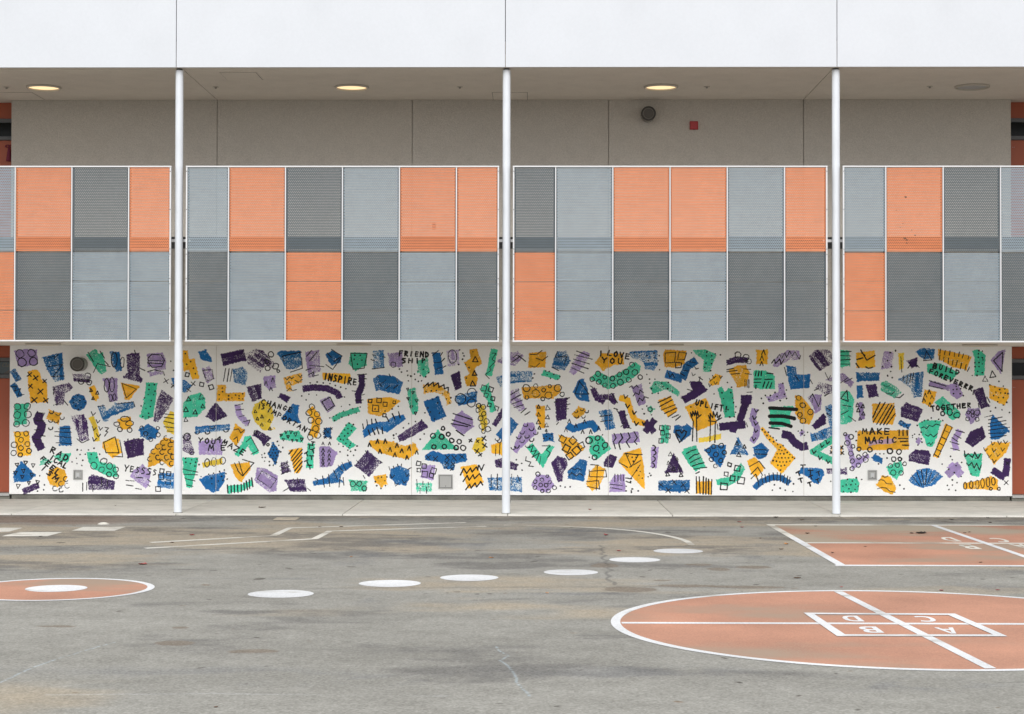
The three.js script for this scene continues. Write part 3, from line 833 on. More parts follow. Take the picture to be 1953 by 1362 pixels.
        if (c === 'v') ink([[x - s * 0.7, y - s * 0.8], [x - s * 0.1, y + s * 0.7], [x + s * 0.9, y - s * 0.4]]);
        if (c === 'n') ink([[x - s * 0.6, y + s * 0.8], [x, y - s * 0.8], [x + s * 0.6, y + s * 0.8]]);
        if (c === 'c') ring(x, y, s, s, 0.7, 4.9);
        if (c === 'C') ring(x, y, s, s, -1.6, 1.6);
        if (c === 'u') ring(x, y, s, s, -0.2, 2.9);
        if (c === 'g') { const a = rr(-0.5, 0.2), m = (u, v) => [x + s * (u * Math.cos(a) - v * Math.sin(a)), y + s * (u * Math.sin(a) + v * Math.cos(a))]; ink([m(-0.8, -0.7), m(0.8, -0.7)]); ink([m(0, -0.7), m(0, 0.9)]); }
      }
    }
  }
}
function muralTexture(i) {
  const x0 = MX[i], W = Math.round((MX[i + 1] - x0) * PPM), H = Math.round((MY1 - MY0) * PPM);
  const mk = () => { const c = document.createElement('canvas'); c.width = W; c.height = H; return c.getContext('2d'); };
  const P = mk(), K = mk(); seedv = 4242; drawMural(P, K, x0);
  const p = P.getImageData(0, 0, W, H).data, k = K.getImageData(0, 0, W, H).data, gx = Math.round(x0 * PPM);
  const t = canvasTex(W, H, (x, yy, c) => {
    const y = H - 1 - yy, X = x + gx + 8192, wx = Math.round((at(64, X, y) - 0.5) * 7 + (at(256, X, y) - 0.5) * 3.5), wy = Math.round((at(64, X + 200, y + 77) - 0.5) * 7 + (at(256, X + 9, y + 300) - 0.5) * 3.5);
    const px = clamp(x + wx, 0, W - 1), py = clamp(y + wy, 0, H - 1), o = (py * W + px) * 4, kx = clamp(x + (wx >> 2), 0, W - 1), ky = clamp(y + (wy >> 2), 0, H - 1), q = (ky * W + kx) * 4;
    const grit = 0.62 * at(256, X + 50, y + 11) + 0.38 * at(128, X, y + 140), soft = at(16, X, y) * 0.6 + at(32, X + 70, y) * 0.4;
    const w = 1 + 0.05 * (grit - 0.5) + 0.02 * (soft - 0.5);
    let r = 240 * w, g = 240 * w, b = 239 * w;
    const a = p[o + 3] / 255;
    if (a > 0.02) { const cov = a + 0.02 + (soft - 0.5) * 0.4 * (1.2 - a), m = sstep(grit - 0.11, grit + 0.11, cov) * Math.min(1, a * 3), v = 1 + (soft - 0.5) * 0.2 + (grit - 0.5) * 0.12; r = lerp(r, p[o] * v, m); g = lerp(g, p[o + 1] * v, m); b = lerp(b, p[o + 2] * v, m); }
    const ka = k[q + 3] / 255; if (ka > 0.02) { const m = sstep(grit - 0.3, grit + 0.05, ka * 0.98 + (soft - 0.5) * 0.35); r = lerp(r, 21, m); g = lerp(g, 20, m); b = lerp(b, 23, m); }
    c[0] = r; c[1] = g; c[2] = b;
  });
  t.wrapS = t.wrapT = THREE.ClampToEdgeWrapping; return t;
}
// ---------------------------------------------------------------- ground
const GY = -0.025;                                         // asphalt level; the sidewalk lies at 0
const segd = (x, z, a) => { let d = 9; for (let i = 1; i < a.length; i++) { const [ax, az] = a[i - 1], [bx, bz] = a[i], vx = bx - ax, vz = bz - az, t = clamp(((x - ax) * vx + (z - az) * vz) / (vx * vx + vz * vz)); d = Math.min(d, Math.hypot(x - ax - vx * t, z - az - vz * t)); } return d; };
const CHALK = [[[-3.4, 15.5], [-3.26, 15.04], [-3.24, 14.63], [-3.19, 14.29], [-3.15, 14.02], [-3.04, 13.59], [-2.93, 13.18]], [[0.034, 13.34], [0.075, 13.6], [0.136, 13.78], [0.083, 14.03], [0.163, 14.38], [0.206, 14.93], [0.296, 15.49]]];
const CHALK2 = [[-2.82, 15.5], [-1.78, 15.44], [-0.244, 15.5]];
const CRACK = [[1.17, 4.9], [1.154, 5.22], [1.13, 6.0], [1.134, 6.81], [1.14, 7.66], [1.086, 8.68], [1.143, 9.2], [1.78, 9.37], [2.6, 9.45]];
const SEAM = [[-9, 9.05], [-2, 9.6], [1.1, 9.35], [2.6, 9.45], [5, 9.3], [9, 9.2]];
const STAIN = [[1.3, 9.55, 0.34, 0.28], [1.75, 9.25, 0.3, 0.16], [2.74, 7.45, 0.24, 0.2], [2.32, 7.68, 0.12, 0.18], [1.09, 7.27, 0.14, 0.22], [2.13, 7.19, 0.22, 0.14], [1.62, 8.77, 0.16, 0.1], [2.4, 9.35, 0.3, 0.12], [-2.58, 12.35, 0.1, 0.1], [-1.79, 13.62, 0.16, 0.1], [-2.47, 13.2, 0.15, 0.12], [-3.6, 12.3, 0.3, 0.1]];
const SMUDGE = [[-1.5, 6.2, 0.5, 0.5], [-1.6, 6.9, 0.25, 0.5], [-1.15, 10.5, 0.18, 0.7], [-0.35, 4.9, 0.12, 1.2], [2.9, 6.8, 0.12, 0.6], [2.0, 6.4, 0.35, 0.3], [3.2, 4.6, 0.35, 0.8], [1.0, 3.1, 0.4, 0.4], [1.0, 5.4, 0.18, 0.6], [-0.9, 4.6, 0.7, 0.5], [5.2, 9.4, 0.9, 0.4], [-2.3, 14.6, 0.9, 0.25], [0.9, 14.6, 0.9, 0.3], [2.7, 15.0, 0.7, 0.3], [-1.2, 14.9, 1.0, 0.2], [0.5, 2.6, 0.8, 0.35], [-4.8, 7.6, 0.7, 0.2], [-2.6, 8.7, 1.2, 0.12], [0.6, 9.95, 1.2, 0.12]];
const flecks = (() => { // litter, grit and scuffs, drawn once
  const c = document.createElement('canvas'); c.width = c.height = 2048; const k = c.getContext('2d'); seedv = 77;
  for (let i = 0; i < 620; i++) { const x = rr(0, 2048), y = Math.pow(rnd(), 1.25) * 1800, s = rr(0.8, 3.2) * (rnd() < 0.1 && y < 900 ? 2.2 : y > 1200 ? 0.7 : 1); k.fillStyle = rnd() < 0.7 ? `rgba(52,46,40,${rr(0.25, 0.8)})` : `rgba(96,72,50,${rr(0.2, 0.6)})`; k.beginPath(); k.ellipse(x, y, s * rr(0.8, 2.2), s * rr(0.5, 1.3), rr(0, 3.1), 0, 7); k.fill(); }
  for (let i = 0; i < 60; i++) { const x = rr(0, 2048), y = rr(60, 1700), l = rr(10, 70), a = rr(-0.5, 0.5); k.strokeStyle = `rgba(70,68,66,${rr(0.12, 0.3)})`; k.lineWidth = rr(1, 4); k.beginPath(); k.moveTo(x, y); k.quadraticCurveTo(x + l * 0.5, y + rr(-6, 6), x + l * Math.cos(a), y + l * Math.sin(a)); k.stroke(); }
  return k.getImageData(0, 0, 2048, 2048).data;
})();
const groundTex = canvasTex(2048, 2048, (i, j, c) => {
  const x = (i + 0.5) / 102.4 - 10, z = (j + 0.5) / 102.4;
  const big = fbm(x * 0.22 + 3, z * 0.16 + 5, 3), mid = fbm(x * 0.9, z * 0.8, 4), fine = fbm(x * 5, z * 5 + 9, 3), g1 = at(512, i, j), g2 = at(256, i * 1.3 + 77, j * 1.3);
  const streak = fbm(x * 2.2 + 20, z * 3.4 + 8); let r = 128 + (mid - 0.5) * 13 + (big - 0.5) * 10 + (fine - 0.5) * 16 + (streak - 0.5) * 16; let g = r, b = r - 7; r += 2;
  const mix = (m, R, G, B) => { r = lerp(r, R, m); g = lerp(g, G, m); b = lerp(b, B, m); };
  // washed-in sand, in drifts over the middle of the yard
  const sand = sstep(0.44, 0.62, fbm(x * 0.35 + 11, z * 0.7 + 2, 4) + 0.10 * sstep(1.2, 2.2, z) * (1 - sstep(4.5, 6.8, z)) - 0.19 * sstep(6, 10, z)) * (0.45 + 0.55 * fine);
  mix(clamp(sand * 0.82), 152, 138, 116);
  // tar-dark weathering and run-off dirt patches
  const dk = sstep(0.50, 0.66, fbm(x * 0.5 + 40, z * 1.1 + 17, 4) + 0.2 * (1 - sstep(0.7, 2.0, z + (mid - 0.5) * 1.6)) - 0.12 * sstep(5, 9, z));
  mix(dk * 0.62 * sstep(0.3, 0.62, fine * 0.5 + streak * 0.5), 82, 80, 77);
  const rust = sstep(0.42, 0.6, fbm(x * 0.8 + 9, z * 1.6, 3)) * (1 - sstep(0.5, 1.1, Math.abs(z - 1.1))) * (1 - sstep(-6.4, -4.6, x)); mix(rust * 0.55, 112, 88, 72);
  for (const [sx, sz, rx, rz] of SMUDGE) { const d = Math.hypot((x - sx) / rx, (z - sz) / rz); if (d < 1.6) mix(0.36 * (1 - sstep(0.2, 1.5, d + (mid - 0.5) * 1.8)) * sstep(0.42, 0.66, fine * 0.5 + streak * 0.5) , 84, 85, 88); }
  for (const [sx, sz, rx, rz] of STAIN) { const d = Math.hypot((x - sx) / rx, (z - sz) / rz); if (d < 1.8) mix(0.72 * (1 - sstep(0.75, 0.95, d + (mid - 0.5) * 1.7 + (fine - 0.5) * 0.6)), 104, 93, 80); }
  const cd = segd(x + (fine - 0.5) * 0.12, z, CRACK); if (cd < 0.06) mix(0.38 * (1 - sstep(0.004, 0.03, cd)) * (0.4 + mid), 62, 61, 60);
  const sd = segd(x, z + (mid - 0.5) * 0.12, SEAM); if (sd < 0.2) mix(0.28 * (1 - sstep(0.02, 0.12, sd)) * sstep(0.35, 0.6, mid), 92, 90, 86);
  for (const ch of CHALK) { const d = segd(x + (fine - 0.5) * 0.03, z, ch); if (d < 0.05) mix(0.4 * (1 - sstep(0.005, 0.014, d)) * sstep(0.25, 0.5, g2), 160, 182, 196); }
  const d3 = segd(x, z + (fine - 0.5) * 0.05, CHALK2); if (d3 < 0.05) mix(0.25 * (1 - sstep(0.006, 0.03, d3)) * sstep(0.3, 0.6, mid), 180, 184, 188);
  const fo = (j * 2048 + i) * 4; if (flecks[fo + 3]) mix(flecks[fo + 3] / 255, flecks[fo], flecks[fo + 1], flecks[fo + 2]);
  const gr = (g1 - 0.5) * 28 + (g2 - 0.5) * 22; c[0] = r + gr; c[1] = g + gr; c[2] = b + gr;
});
groundTex.wrapS = groundTex.wrapT = THREE.MirroredRepeatWrapping;
const asphaltBump = withRepeat(stuccoBump, 40);
const asphalt = std({ name: 'weathered asphalt', map: groundTex, bumpMap: asphaltBump, bumpScale: 0.003, roughness: 0.93 });
const flat = (shape, y, name, mat, parent, seg = 48) => {    // a sheet of paint: shape given in x and -z
  const g = new THREE.ShapeGeometry(shape, seg); g.rotateX(-Math.PI / 2); const p = g.attributes.position, uv = g.attributes.uv;
  for (let i = 0; i < p.count; i++) uv.setXY(i, p.getX(i), p.getZ(i));
  return mesh(name, g, mat, parent, 0, y, 0);
};
const polyShape = (a) => { const s = new THREE.Shape(); a.forEach(([x, z], i) => (i ? s.lineTo(x, -z) : s.moveTo(x, -z))); s.closePath(); return s; };
const strip = (a, w) => { // ribbon of width w along points
  const L = [], R = []; a.forEach(([x, z], i) => { const p = a[Math.max(0, i - 1)], q = a[Math.min(a.length - 1, i + 1)], l = Math.hypot(q[0] - p[0], q[1] - p[1]), nx = -(q[1] - p[1]) / l * w / 2, nz = (q[0] - p[0]) / l * w / 2; L.push([x + nx, z + nz]); R.push([x - nx, z - nz]); });
  return polyShape([...L, ...R.reverse()]);
};
const ringShape = (r1, r0, x, z) => { const s = new THREE.Shape(); s.absarc(x, -z, r1, 0, Math.PI * 2); if (r0) { const h = new THREE.Path(); h.absarc(x, -z, r0, 0, Math.PI * 2, true); s.holes.push(h); } return s; };
{
  const g = new THREE.PlaneGeometry(600, 600); g.rotateX(-Math.PI / 2);
  const p = g.attributes.position, uv = g.attributes.uv;
  for (let i = 0; i < p.count; i++) uv.setXY(i, (p.getX(i) + 10) / 20, p.getZ(i) / 20);
  mesh('asphalt_ground', g, asphalt, scene, 0, GY, 0).userData = { kind: 'structure', label: 'worn grey asphalt schoolyard with sandy and dark stains' };
}
{ // sidewalk of cast slabs
  const walk = new THREE.Group(); walk.name = 'sidewalk'; walk.userData = { kind: 'structure', label: 'pale concrete sidewalk along the foot of the building' }; scene.add(walk);
  ext('sidewalk_bed', -18, 18, -0.2, -0.012, -3.42, 0.125, plinthMat, walk);
  const js = [-18, -15.05, -12.55, -10.06, -7.57, -5.08, -2.56, -0.07, 2.41, 4.92, 7.42, 9.92, 12.4, 15, 18];
  for (let i = 1; i < js.length; i++) ext('sidewalk_slab', js[i - 1] + 0.005, js[i] - 0.005, -0.18, 0, -3.4, 0.14, concrete[i % 3], walk, 0.008);
}

// ---------------------------------------------------------------- building
const XL = -18, XR = 18, WZ = -3.1, SOF = 6.77, SLAB0 = 2.605;
const stuccoBeam = std({ name: 'weathered beam stucco', map: withRepeat(speckle(170, 163, 152, 0.22, 0.16), 0.6), bumpMap: stuccoBump, bumpScale: 0.004, roughness: 0.95 });
const bld = thing('school_building', 'two-storey grey and white school building with a recessed walkway on each floor', 'building');
ext('core_wall', XL, XR, -0.1, 8.3, -9, -3.44, stucco, bld);
const DOORL = [-9.62, MX[0]], DOORR = [MX[5], 9.43];
{
  const upper = part('upper_wall', bld, 'shaded grey stucco wall of the upper walkway');
  const spans = [...MX.slice(1).map((x, i) => [MX[i], x])];
  for (const [a, b] of spans) ext('wall_panel', a + 0.006, b - 0.006, 4.1, SOF - 0.002, WZ - 0.32, WZ, stucco, upper);
  ext('wall_panel', XL, DOORL[0], 4.1, SOF - 0.002, WZ - 0.32, WZ, stucco, upper); ext('wall_panel', DOORR[1], XR, 4.1, SOF - 0.002, WZ - 0.32, WZ, stucco, upper);
  for (const x of MX.slice(1, 5)) ext('joint_filler', x - 0.0058, x + 0.0058, 4.1, SOF - 0.01, WZ - 0.3, WZ - 0.03, stucco, upper);
  const lower = part('lower_wall', bld, 'plain stucco wall beside the ground floor doors');
  ext('wall_panel', XL, DOORL[0], 0.085, SLAB0 - 0.002, WZ - 0.32, WZ, stucco, lower); ext('wall_panel', DOORR[1], XR, 0.085, SLAB0 - 0.002, WZ - 0.32, WZ, stucco, lower);
  ext('plinth', DOORL[1] + 0.03, DOORR[0] - 0.03, -0.1, 0.074, WZ - 0.32, WZ - 0.035, plinthMat, lower);
  ext('plinth', XL, DOORL[0], -0.1, 0.084, WZ - 0.32, WZ - 0.035, plinthMat, lower); ext('plinth', DOORR[1], XR, -0.1, 0.084, WZ - 0.32, WZ - 0.035, plinthMat, lower);

  const slab = part('balcony_slab', bld, 'grey stucco balcony edge behind the screens');
  ext('slab_soffit', XL, XR, SLAB0, SLAB0 + 0.03, WZ - 0.3, -0.2, stuccoSmooth, slab);
  ext('slab_body', XL, XR, SLAB0 + 0.031, 4.03, WZ - 0.3, -0.202, stuccoBeam, slab);
  ext('slab_floor', XL, XR, 4.031, 4.1, WZ - 0.3, -0.48, concrete[0], slab);
  ext('slab_edge_shade', XL, XR, 4.031, 4.098, -0.478, -0.46, notchShadeAndStrip, slab);  // thin dark facing, paints the shade of the notch onto the slab edge
  ext('slab_curb', XL, XR, 4.1, 4.232, -0.62, -0.462, notchShadeAndStrip, slab);  // curb coloured dark for the same painted notch shade

  const sof = part('soffit', bld, 'plastered ceiling of the upper walkway');
  const sx = [XL, -10.05, MX[1], MX[4], 9.9, XR];
  for (let i = 1; i < sx.length; i++) ext('soffit_panel', sx[i - 1] + 0.006, sx[i] - 0.006, SOF, SOF + 0.2, WZ - 0.33, -0.135, stuccoSmooth, sof);
  ext('soffit_edge', XL, XR, SOF + 0.002, SOF + 0.2, -0.122, 0.02, stuccoSmooth, sof);
  ext('soffit_back', XL, XR, SOF + 0.21, SOF + 0.4, WZ - 0.33, 0.0, stuccoSmooth, sof);

  const fas = part('fascia', bld, 'smooth white fascia panels along the roof edge');
  const fx = [XL, -15.1, -10.11, -5.115, -0.115, 4.9, 9.89, 14.9, XR];
  for (let i = 1; i < fx.length; i++) ext('fascia_panel', fx[i - 1] + 0.005, fx[i] - 0.005, SOF - 0.004, 8.35, 0.022, 0.06, fasciaMat, fas, 0.003);
  ext('fascia_backing', XL, XR, SOF + 0.41, 8.3, -0.1, 0.018, darkGap, fas);
  ext('roof_deck', XL, XR, 8.0, 8.2, -9, -0.12, stuccoSmooth, bld);
}
// mural wall
{
  const wall = thing('mural_wall', 'white stucco ground floor wall painted with a mural of purple, blue, yellow and green shapes', 'wall');
  const side = std({ name: 'white wall paint', color: lin(0.76, 0.75, 0.73), roughness: 0.9 });
  for (let i = 0; i < 5; i++) {
    const a = MX[i] + (i ? 0.0035 : 0), b = MX[i + 1] - (i < 4 ? 0.0035 : 0), bump = stuccoBump.clone(); bump.repeat.set((b - a) * 0.9, 2.3); bump.needsUpdate = true;
    const front = std({ name: 'mural paint', map: muralTexture(i), bumpMap: bump, bumpScale: 0.0045, roughness: 0.9 });
    const g = new THREE.BoxGeometry(b - a, MY1 - MY0 - 0.002, 0.32);
    mesh('mural_panel', g, [side, side, side, side, front, side], wall, (a + b) / 2, (MY0 + MY1) / 2, WZ - 0.16);
    if (i) ext('joint_filler', MX[i] - 0.003, MX[i] + 0.003, MY0 + 0.01, MY1 - 0.01, WZ - 0.3, WZ - 0.006, stucco, wall);
  }
}
// doors at both ends, on both floors
function makeDoor(x0, x1, y0, top, floor, label, mirror) {
  const d = part('door', bld, label), z = WZ - 0.28;
  const H = floor ? [6.495, 6.425, 6.19, 6.125] : [2.40, 2.335, 2.115, 2.05];
  ext('header_panel', x0, x1, H[0], top, z - 0.04, z, doorMat, d);
  ext('transom_bar', x0, x1, H[1], H[0] - 0.004, z - 0.05, z + 0.03, frameGrey, d, 0.006);
  ext('transom_pane', x0 + 0.01, x1 - 0.01, H[2], H[1], z - 0.04, z - 0.015, darkGlass, d);
  ext('transom_bar', x0, x1, H[3], H[2], z - 0.05, z + 0.03, frameGrey, d, 0.006);
  const e = mirror ? x1 : x0, s = mirror ? -1 : 1;
  ext('door_jamb', Math.min(e, e + s * 0.05), Math.max(e, e + s * 0.05), y0, H[3], z - 0.05, z + 0.02, frameGrey, d);
  const a = mirror ? x0 + 0.012 : x0 + 0.056, b = mirror ? x1 - 0.056 : x1 - 0.012;
  ext('door_leaf', a, b, y0 + 0.02, H[3] - 0.006, z - 0.045, z, doorMat, d, 0.004);
  const vp = mirror ? b - 0.12 : a + 0.12;
  ext('pull_handle', vp - 0.012, vp + 0.012, y0 + 0.85, y0 + 1.15, z + 0.03, z + 0.05, frameGrey, d, 0.005);
  ext('push_plate', vp - 0.05, vp + 0.05, y0 + 0.8, y0 + 1.2, z + 0.001, z + 0.03, frameGrey, d, 0.003);
  if (mirror) for (const k of [0.1, 0.125]) mesh('screw_head', new THREE.SphereGeometry(0.006, 8, 6), boxGrey, d, x0 + k, y0 + (floor ? 1.9 : 1.83), z + 0.002);
  ext('threshold_base', x0, x1, floor ? y0 - 0.005 : -0.05, y0 - 0.031 + (floor ? 0.03 : 0), z - 0.05, WZ - 0.02, plinthMat, d);
  ext('threshold', x0, x1, y0 - 0.03 + (floor ? 0.032 : 0), y0 + 0.016, z - 0.05, WZ + 0.02, boxGrey, d, 0.004);
  return [d, z];
}
{
  makeDoor(DOORL[0], DOORL[1], 4.1, SOF - 0.003, 1, 'orange upper floor door with a dark transom and a bell-shaped hanging', false);
  const [d0, z0] = makeDoor(DOORL[0], DOORL[1], 0.085, SLAB0 - 0.003, 0, 'orange ground floor door with a lettered notice in its transom', false);
  makeDoor(DOORR[0], DOORR[1], 4.1, SOF - 0.003, 1, 'orange upper floor door at the fire alarm end of the walkway', true);
  makeDoor(DOORR[0], DOORR[1], 0.085, SLAB0 - 0.003, 0, 'orange ground floor door beside the end of the mural', true);
  // faded notice behind the transom glass, its word cut off by the wall
  const c = document.createElement('canvas'); c.width = 256; c.height = 128; const x = c.getContext('2d');
  x.fillStyle = '#23302f'; x.fillRect(0, 0, 256, 128); x.fillStyle = '#4a4126'; x.font = 'italic bold 58px serif'; x.fillText('Clas', 102, 54);
  x.fillStyle = '#3b2b17'; x.beginPath(); x.moveTo(120, 128); x.lineTo(200, 82); x.lineTo(256, 96); x.lineTo(256, 128); x.fill();
  const t = new THREE.CanvasTexture(c); t.colorSpace = THREE.SRGBColorSpace; t.magFilter = THREE.LinearFilter;
  mesh('transom_notice', new THREE.BoxGeometry(0.36, 0.2, 0.002), std({ map: t, roughness: 0.2 }), d0, DOORL[1] - 0.19, 2.226, z0 - 0.012);
}
{ // bell-shaped decoration hung on the upper left door
  const t = thing('door_decoration', 'dark pink bell-shaped decoration hanging on the upper orange door', 'decoration', null, [DOORL[1] - 0.1, 5.86, WZ - 0.225]);
  const pink = std({ color: lin(0.16, 0.012, 0.04), roughness: 0.7 });
  mesh('bell', new THREE.LatheGeometry([[0.0, 0.13], [0.02, 0.12], [0.03, 0.05], [0.045, -0.06], [0.05, -0.1], [0.0, -0.105]].map((p) => new THREE.Vector2(...p)), 20), pink, t);
  for (const s of [-1, 1]) { const b = mesh('bow_loop', new THREE.TorusGeometry(0.028, 0.011, 8, 16), pink, t, s * 0.03, 0.155, 0.0); b.scale.set(1.1, 0.7, 1); }
}

// ---------------------------------------------------------------- columns
function column(x, label) {
  const c = thing('support_column', label, 'column', 'white columns along the walkway', [x, 0, -0.1]);
  const g = new THREE.CylinderGeometry(0.0595, 0.0615, SOF - 0.03, 40, 1, false), uv = g.attributes.uv; for (let i = 0; i < uv.count; i++) uv.setXY(i, uv.getX(i) * 0.38 + x, uv.getY(i) * 6.7);
  mesh('shaft', g, columnMat, c, 0, (SOF - 0.03) / 2 + 0.003, 0);
  mesh('top_collar', new THREE.CylinderGeometry(0.04, 0.056, 0.028, 32), frameGrey, c, 0, SOF - 0.014, 0);
  mesh('base_grout', new THREE.CylinderGeometry(0.068, 0.076, 0.008, 32), plinthMat, c, 0, 0.004, 0);
}
column(-5.095, 'white round steel column in front of the mural left of YOU AMAZE ME');
column(-0.098, 'white round steel column in front of the mural between INSPIRE and I LOVE YOU');
column(4.908, 'white round steel column in front of the mural left of MAKE MAGIC');
column(-10.09, 'white round steel column past the left pair of orange doors');
column(9.91, 'white round steel column past the right pair of orange doors');

// ---------------------------------------------------------------- balcony screens
const OFF = [0, 0.637, 1.503, 2.369, 3.235, 4.101, 4.737];
const KIND = { o: ORANGE, d: DARK, l: LIGHT };
const BAYS = [
  [-9.943, 'dololdo'.slice(0, 2) + 'l' + 'odo', 'ldodll', 'perforated balcony screen ending beside the upper left orange door'],
  [-4.957, 'lodloo', 'dlodld', 'perforated balcony screen above CHANGE IS IMPORTANT with one orange lower panel mid-bay'],
  [0.013, 'dloolo', 'oldldd', 'perforated balcony screen above UPLIFT with two wide orange upper panels side by side'],
  [5.005, 'lodlod', 'odldlo', 'perforated balcony screen above MAKE MAGIC with rust spots on an orange panel'],
];
const ROWS = [[3.972, 5.252], [3.522, 3.958], [3.077, 3.514], [2.628, 3.069]];
const bolt = new THREE.CylinderGeometry(0.007, 0.007, 0.012, 8); bolt.rotateX(Math.PI / 2);
for (const [bx, top, low, label] of BAYS) {
  const s = thing('balcony_screen', label, 'screen', 'perforated balcony screens', [bx, 2.61, 0]);
  ext('top_rail', -0.014, 4.751, 2.644, 2.664, -0.03, 0.02, whiteMetal, s, 0.003);
  ext('bottom_rail', -0.014, 4.751, -0.008, 0.014, -0.03, 0.02, whiteMetal, s, 0.003);
  OFF.forEach((x, i) => ext('mullion', x - (i % 6 ? 0.0085 : 0.0105), x + (i % 6 ? 0.0085 : 0.0105), 0.0145, 2.6415, -0.028, i % 6 ? 0.014 : 0.019, whiteMetal, s, 0.002));
  OFF.forEach((x, i) => ext('backing_strip', x - (i ? 0.032 : 0.008), x + (i < 6 ? 0.032 : 0.008), 0.02, 2.636, -0.042, -0.032, notchShadeAndStrip, s));
  for (let i = 0; i < 6; i++) ROWS.forEach(([y0, y1], r) => {
    const k = KIND[r ? low[i] : top[i]], m = k[Math.floor(rnd() * 3)], w = OFF[i + 1] - OFF[i] - 0.03, h = y1 - y0;
    const p = mesh('perforated_panel', boxGeo(w, h, 0.002, rr(0, 9), rr(0, 9)), m, s, (OFF[i] + OFF[i + 1]) / 2, (y0 + y1) / 2 - 2.61, r ? -0.004 : 0.001);
    p.rotation.y = rr(-0.004, 0.004); p.rotation.x = rr(-0.002, 0.002);
  });
  for (const x of [0, 4.737]) for (const y of [0.06, 0.42, 0.5, 0.87, 0.95, 1.32, 1.4, 2.0, 2.58]) mesh('bolt', bolt, frameGrey, s, x, y, 0.02);
  for (const [x0, x1] of [[-0.12, 0.02], [4.717, 4.857]]) ext('bracket', x0, x1, 1.52, 1.562, -0.19, -0.17, whiteMetal, s, 0.003);
}
// rust spots and drips on the fourth screen
{
  const rust = std({ color: lin(0.14, 0.07, 0.04), roughness: 0.9 }), s = thing('rust_stain', 'cluster of brown rust spots on an orange screen panel', 'stain', null, [6.08, 4.8, 0.0055]);
  for (const [x, y, r] of [[-0.15, -0.63, 0.02], [-0.14, 0.0, 0.016], [-0.12, -0.65, 0.012], [0.0, -0.58, 0.012], [-0.18, -0.4, 0.008], [-0.28, -0.2, 0.007], [-0.12, -0.7, 0.01], [-0.05, -0.5, 0.007], [-0.22, -0.46, 0.008]]) { const a = []; for (let i = 0; i < 9; i++) { const t = i / 9 * Math.PI * 2, q = r * rr(0.6, 1.2); a.push(new THREE.Vector2(x + q * Math.cos(t) * 1.2, y + q * Math.sin(t))); } mesh('rust_spot', new THREE.ShapeGeometry(new THREE.Shape(a)), rust, s); }
}

// ---------------------------------------------------------------- fittings
const glow = std({ name: 'warm lamp diffuser', color: lin(0.8, 0.7, 0.5), emissive: lin(1.0, 0.72, 0.39), emissiveIntensity: 0.72, roughness: 0.5 });
const unlit = std({ name: 'unlit lamp diffuser', color: lin(0.42, 0.42, 0.43), roughness: 0.4 });
const trimMat = std({ name: 'lamp trim', color: lin(0.5, 0.46, 0.4), roughness: 0.5 });
function ceilingLamp(x, y, z, lit, label, group) {
  const t = thing('ceiling_lamp', label, 'lamp', group, [x, y, z]);
  const rim = new THREE.LatheGeometry([[0.245, 0.0], [0.275, -0.001], [0.28, -0.01], [0.274, -0.03], [0.262, -0.034], [0.25, -0.03], [0.244, -0.006], [0.245, 0]].map((p) => new THREE.Vector2(...p)), 48);
  mesh('trim_ring', rim, trimMat, t);
  mesh('diffuser', new THREE.CylinderGeometry(0.243, 0.243, 0.006, 48), lit ? glow : unlit, t, 0, -0.004, 0);
  if (lit) { const l = new THREE.RectAreaLight(new THREE.Color(1, 0.78, 0.5), 0.5, 0.33, 0.33); l.name = 'lamp_light'; l.position.set(0, -0.012, 0); l.rotation.x = -Math.PI / 2; t.add(l); }
}
const UL = 'lit lamps in the upper walkway ceiling', LL = 'lit lamps in the ground floor walkway ceiling';
ceilingLamp(-7.63, SOF, -1.75, true, 'lit round ceiling lamp of the upper walkway beside the left doors', UL);
ceilingLamp(-2.63, SOF, -1.75, true, 'lit round ceiling lamp of the upper walkway between two columns without a fixture below', UL);
ceilingLamp(2.37, SOF, -1.75, true, 'lit round ceiling lamp of the upper walkway above the drum-shaped wall fixture', UL);
ceilingLamp(7.38, SOF, -1.75, false, 'unlit grey round ceiling lamp of the upper walkway', null);
ceilingLamp(-7.55, SLAB0, -1.5, true, 'lit round lamp in the ground floor ceiling in front of the wall drum', LL);
ceilingLamp(-2.56, SLAB0, -1.5, true, 'lit round lamp in the ground floor ceiling above INSPIRE', LL);
ceilingLamp(2.44, SLAB0, -1.5, true, 'lit round lamp in the ground floor ceiling above UPLIFT', LL);
ceilingLamp(7.43, SLAB0, -1.5, true, 'lit round lamp in the ground floor ceiling above BUILD FOREVERRR', LL);

function drum(x, y, label) {
  const t = thing('wall_fixture', label, 'fixture', 'drum-shaped wall fixtures', [x, y, WZ]);
  const body = new THREE.LatheGeometry([[0.0, 0.0], [0.118, 0.0], [0.118, 0.225]].map((p) => new THREE.Vector2(...p)), 48); body.rotateX(Math.PI / 2);
  mesh('housing', body, drumMat, t);
  const rim = new THREE.LatheGeometry([[0.118, 0.222], [0.123, 0.232], [0.123, 0.25], [0.114, 0.255], [0.104, 0.244]].map((p) => new THREE.Vector2(...p)), 48); rim.rotateX(Math.PI / 2); mesh('front_rim', rim, drumRim, t);
  const f = new THREE.LatheGeometry([[0, 0.247], [0.06, 0.2465], [0.104, 0.244]].map((p) => new THREE.Vector2(...p)), 40); f.rotateX(Math.PI / 2); mesh('front_grille', f, drumFace, t);
  const r = new THREE.TorusGeometry(0.085, 0.003, 8, 40); mesh('grille_ring', r, drumMat, t, 0, 0, 0.247);
}
drum(-7.35, 2.285, 'grey drum-shaped fixture mounted on the mural wall');
drum(2.24, 6.5, 'dark drum-shaped fixture mounted on the upper grey wall beside the red alarm');
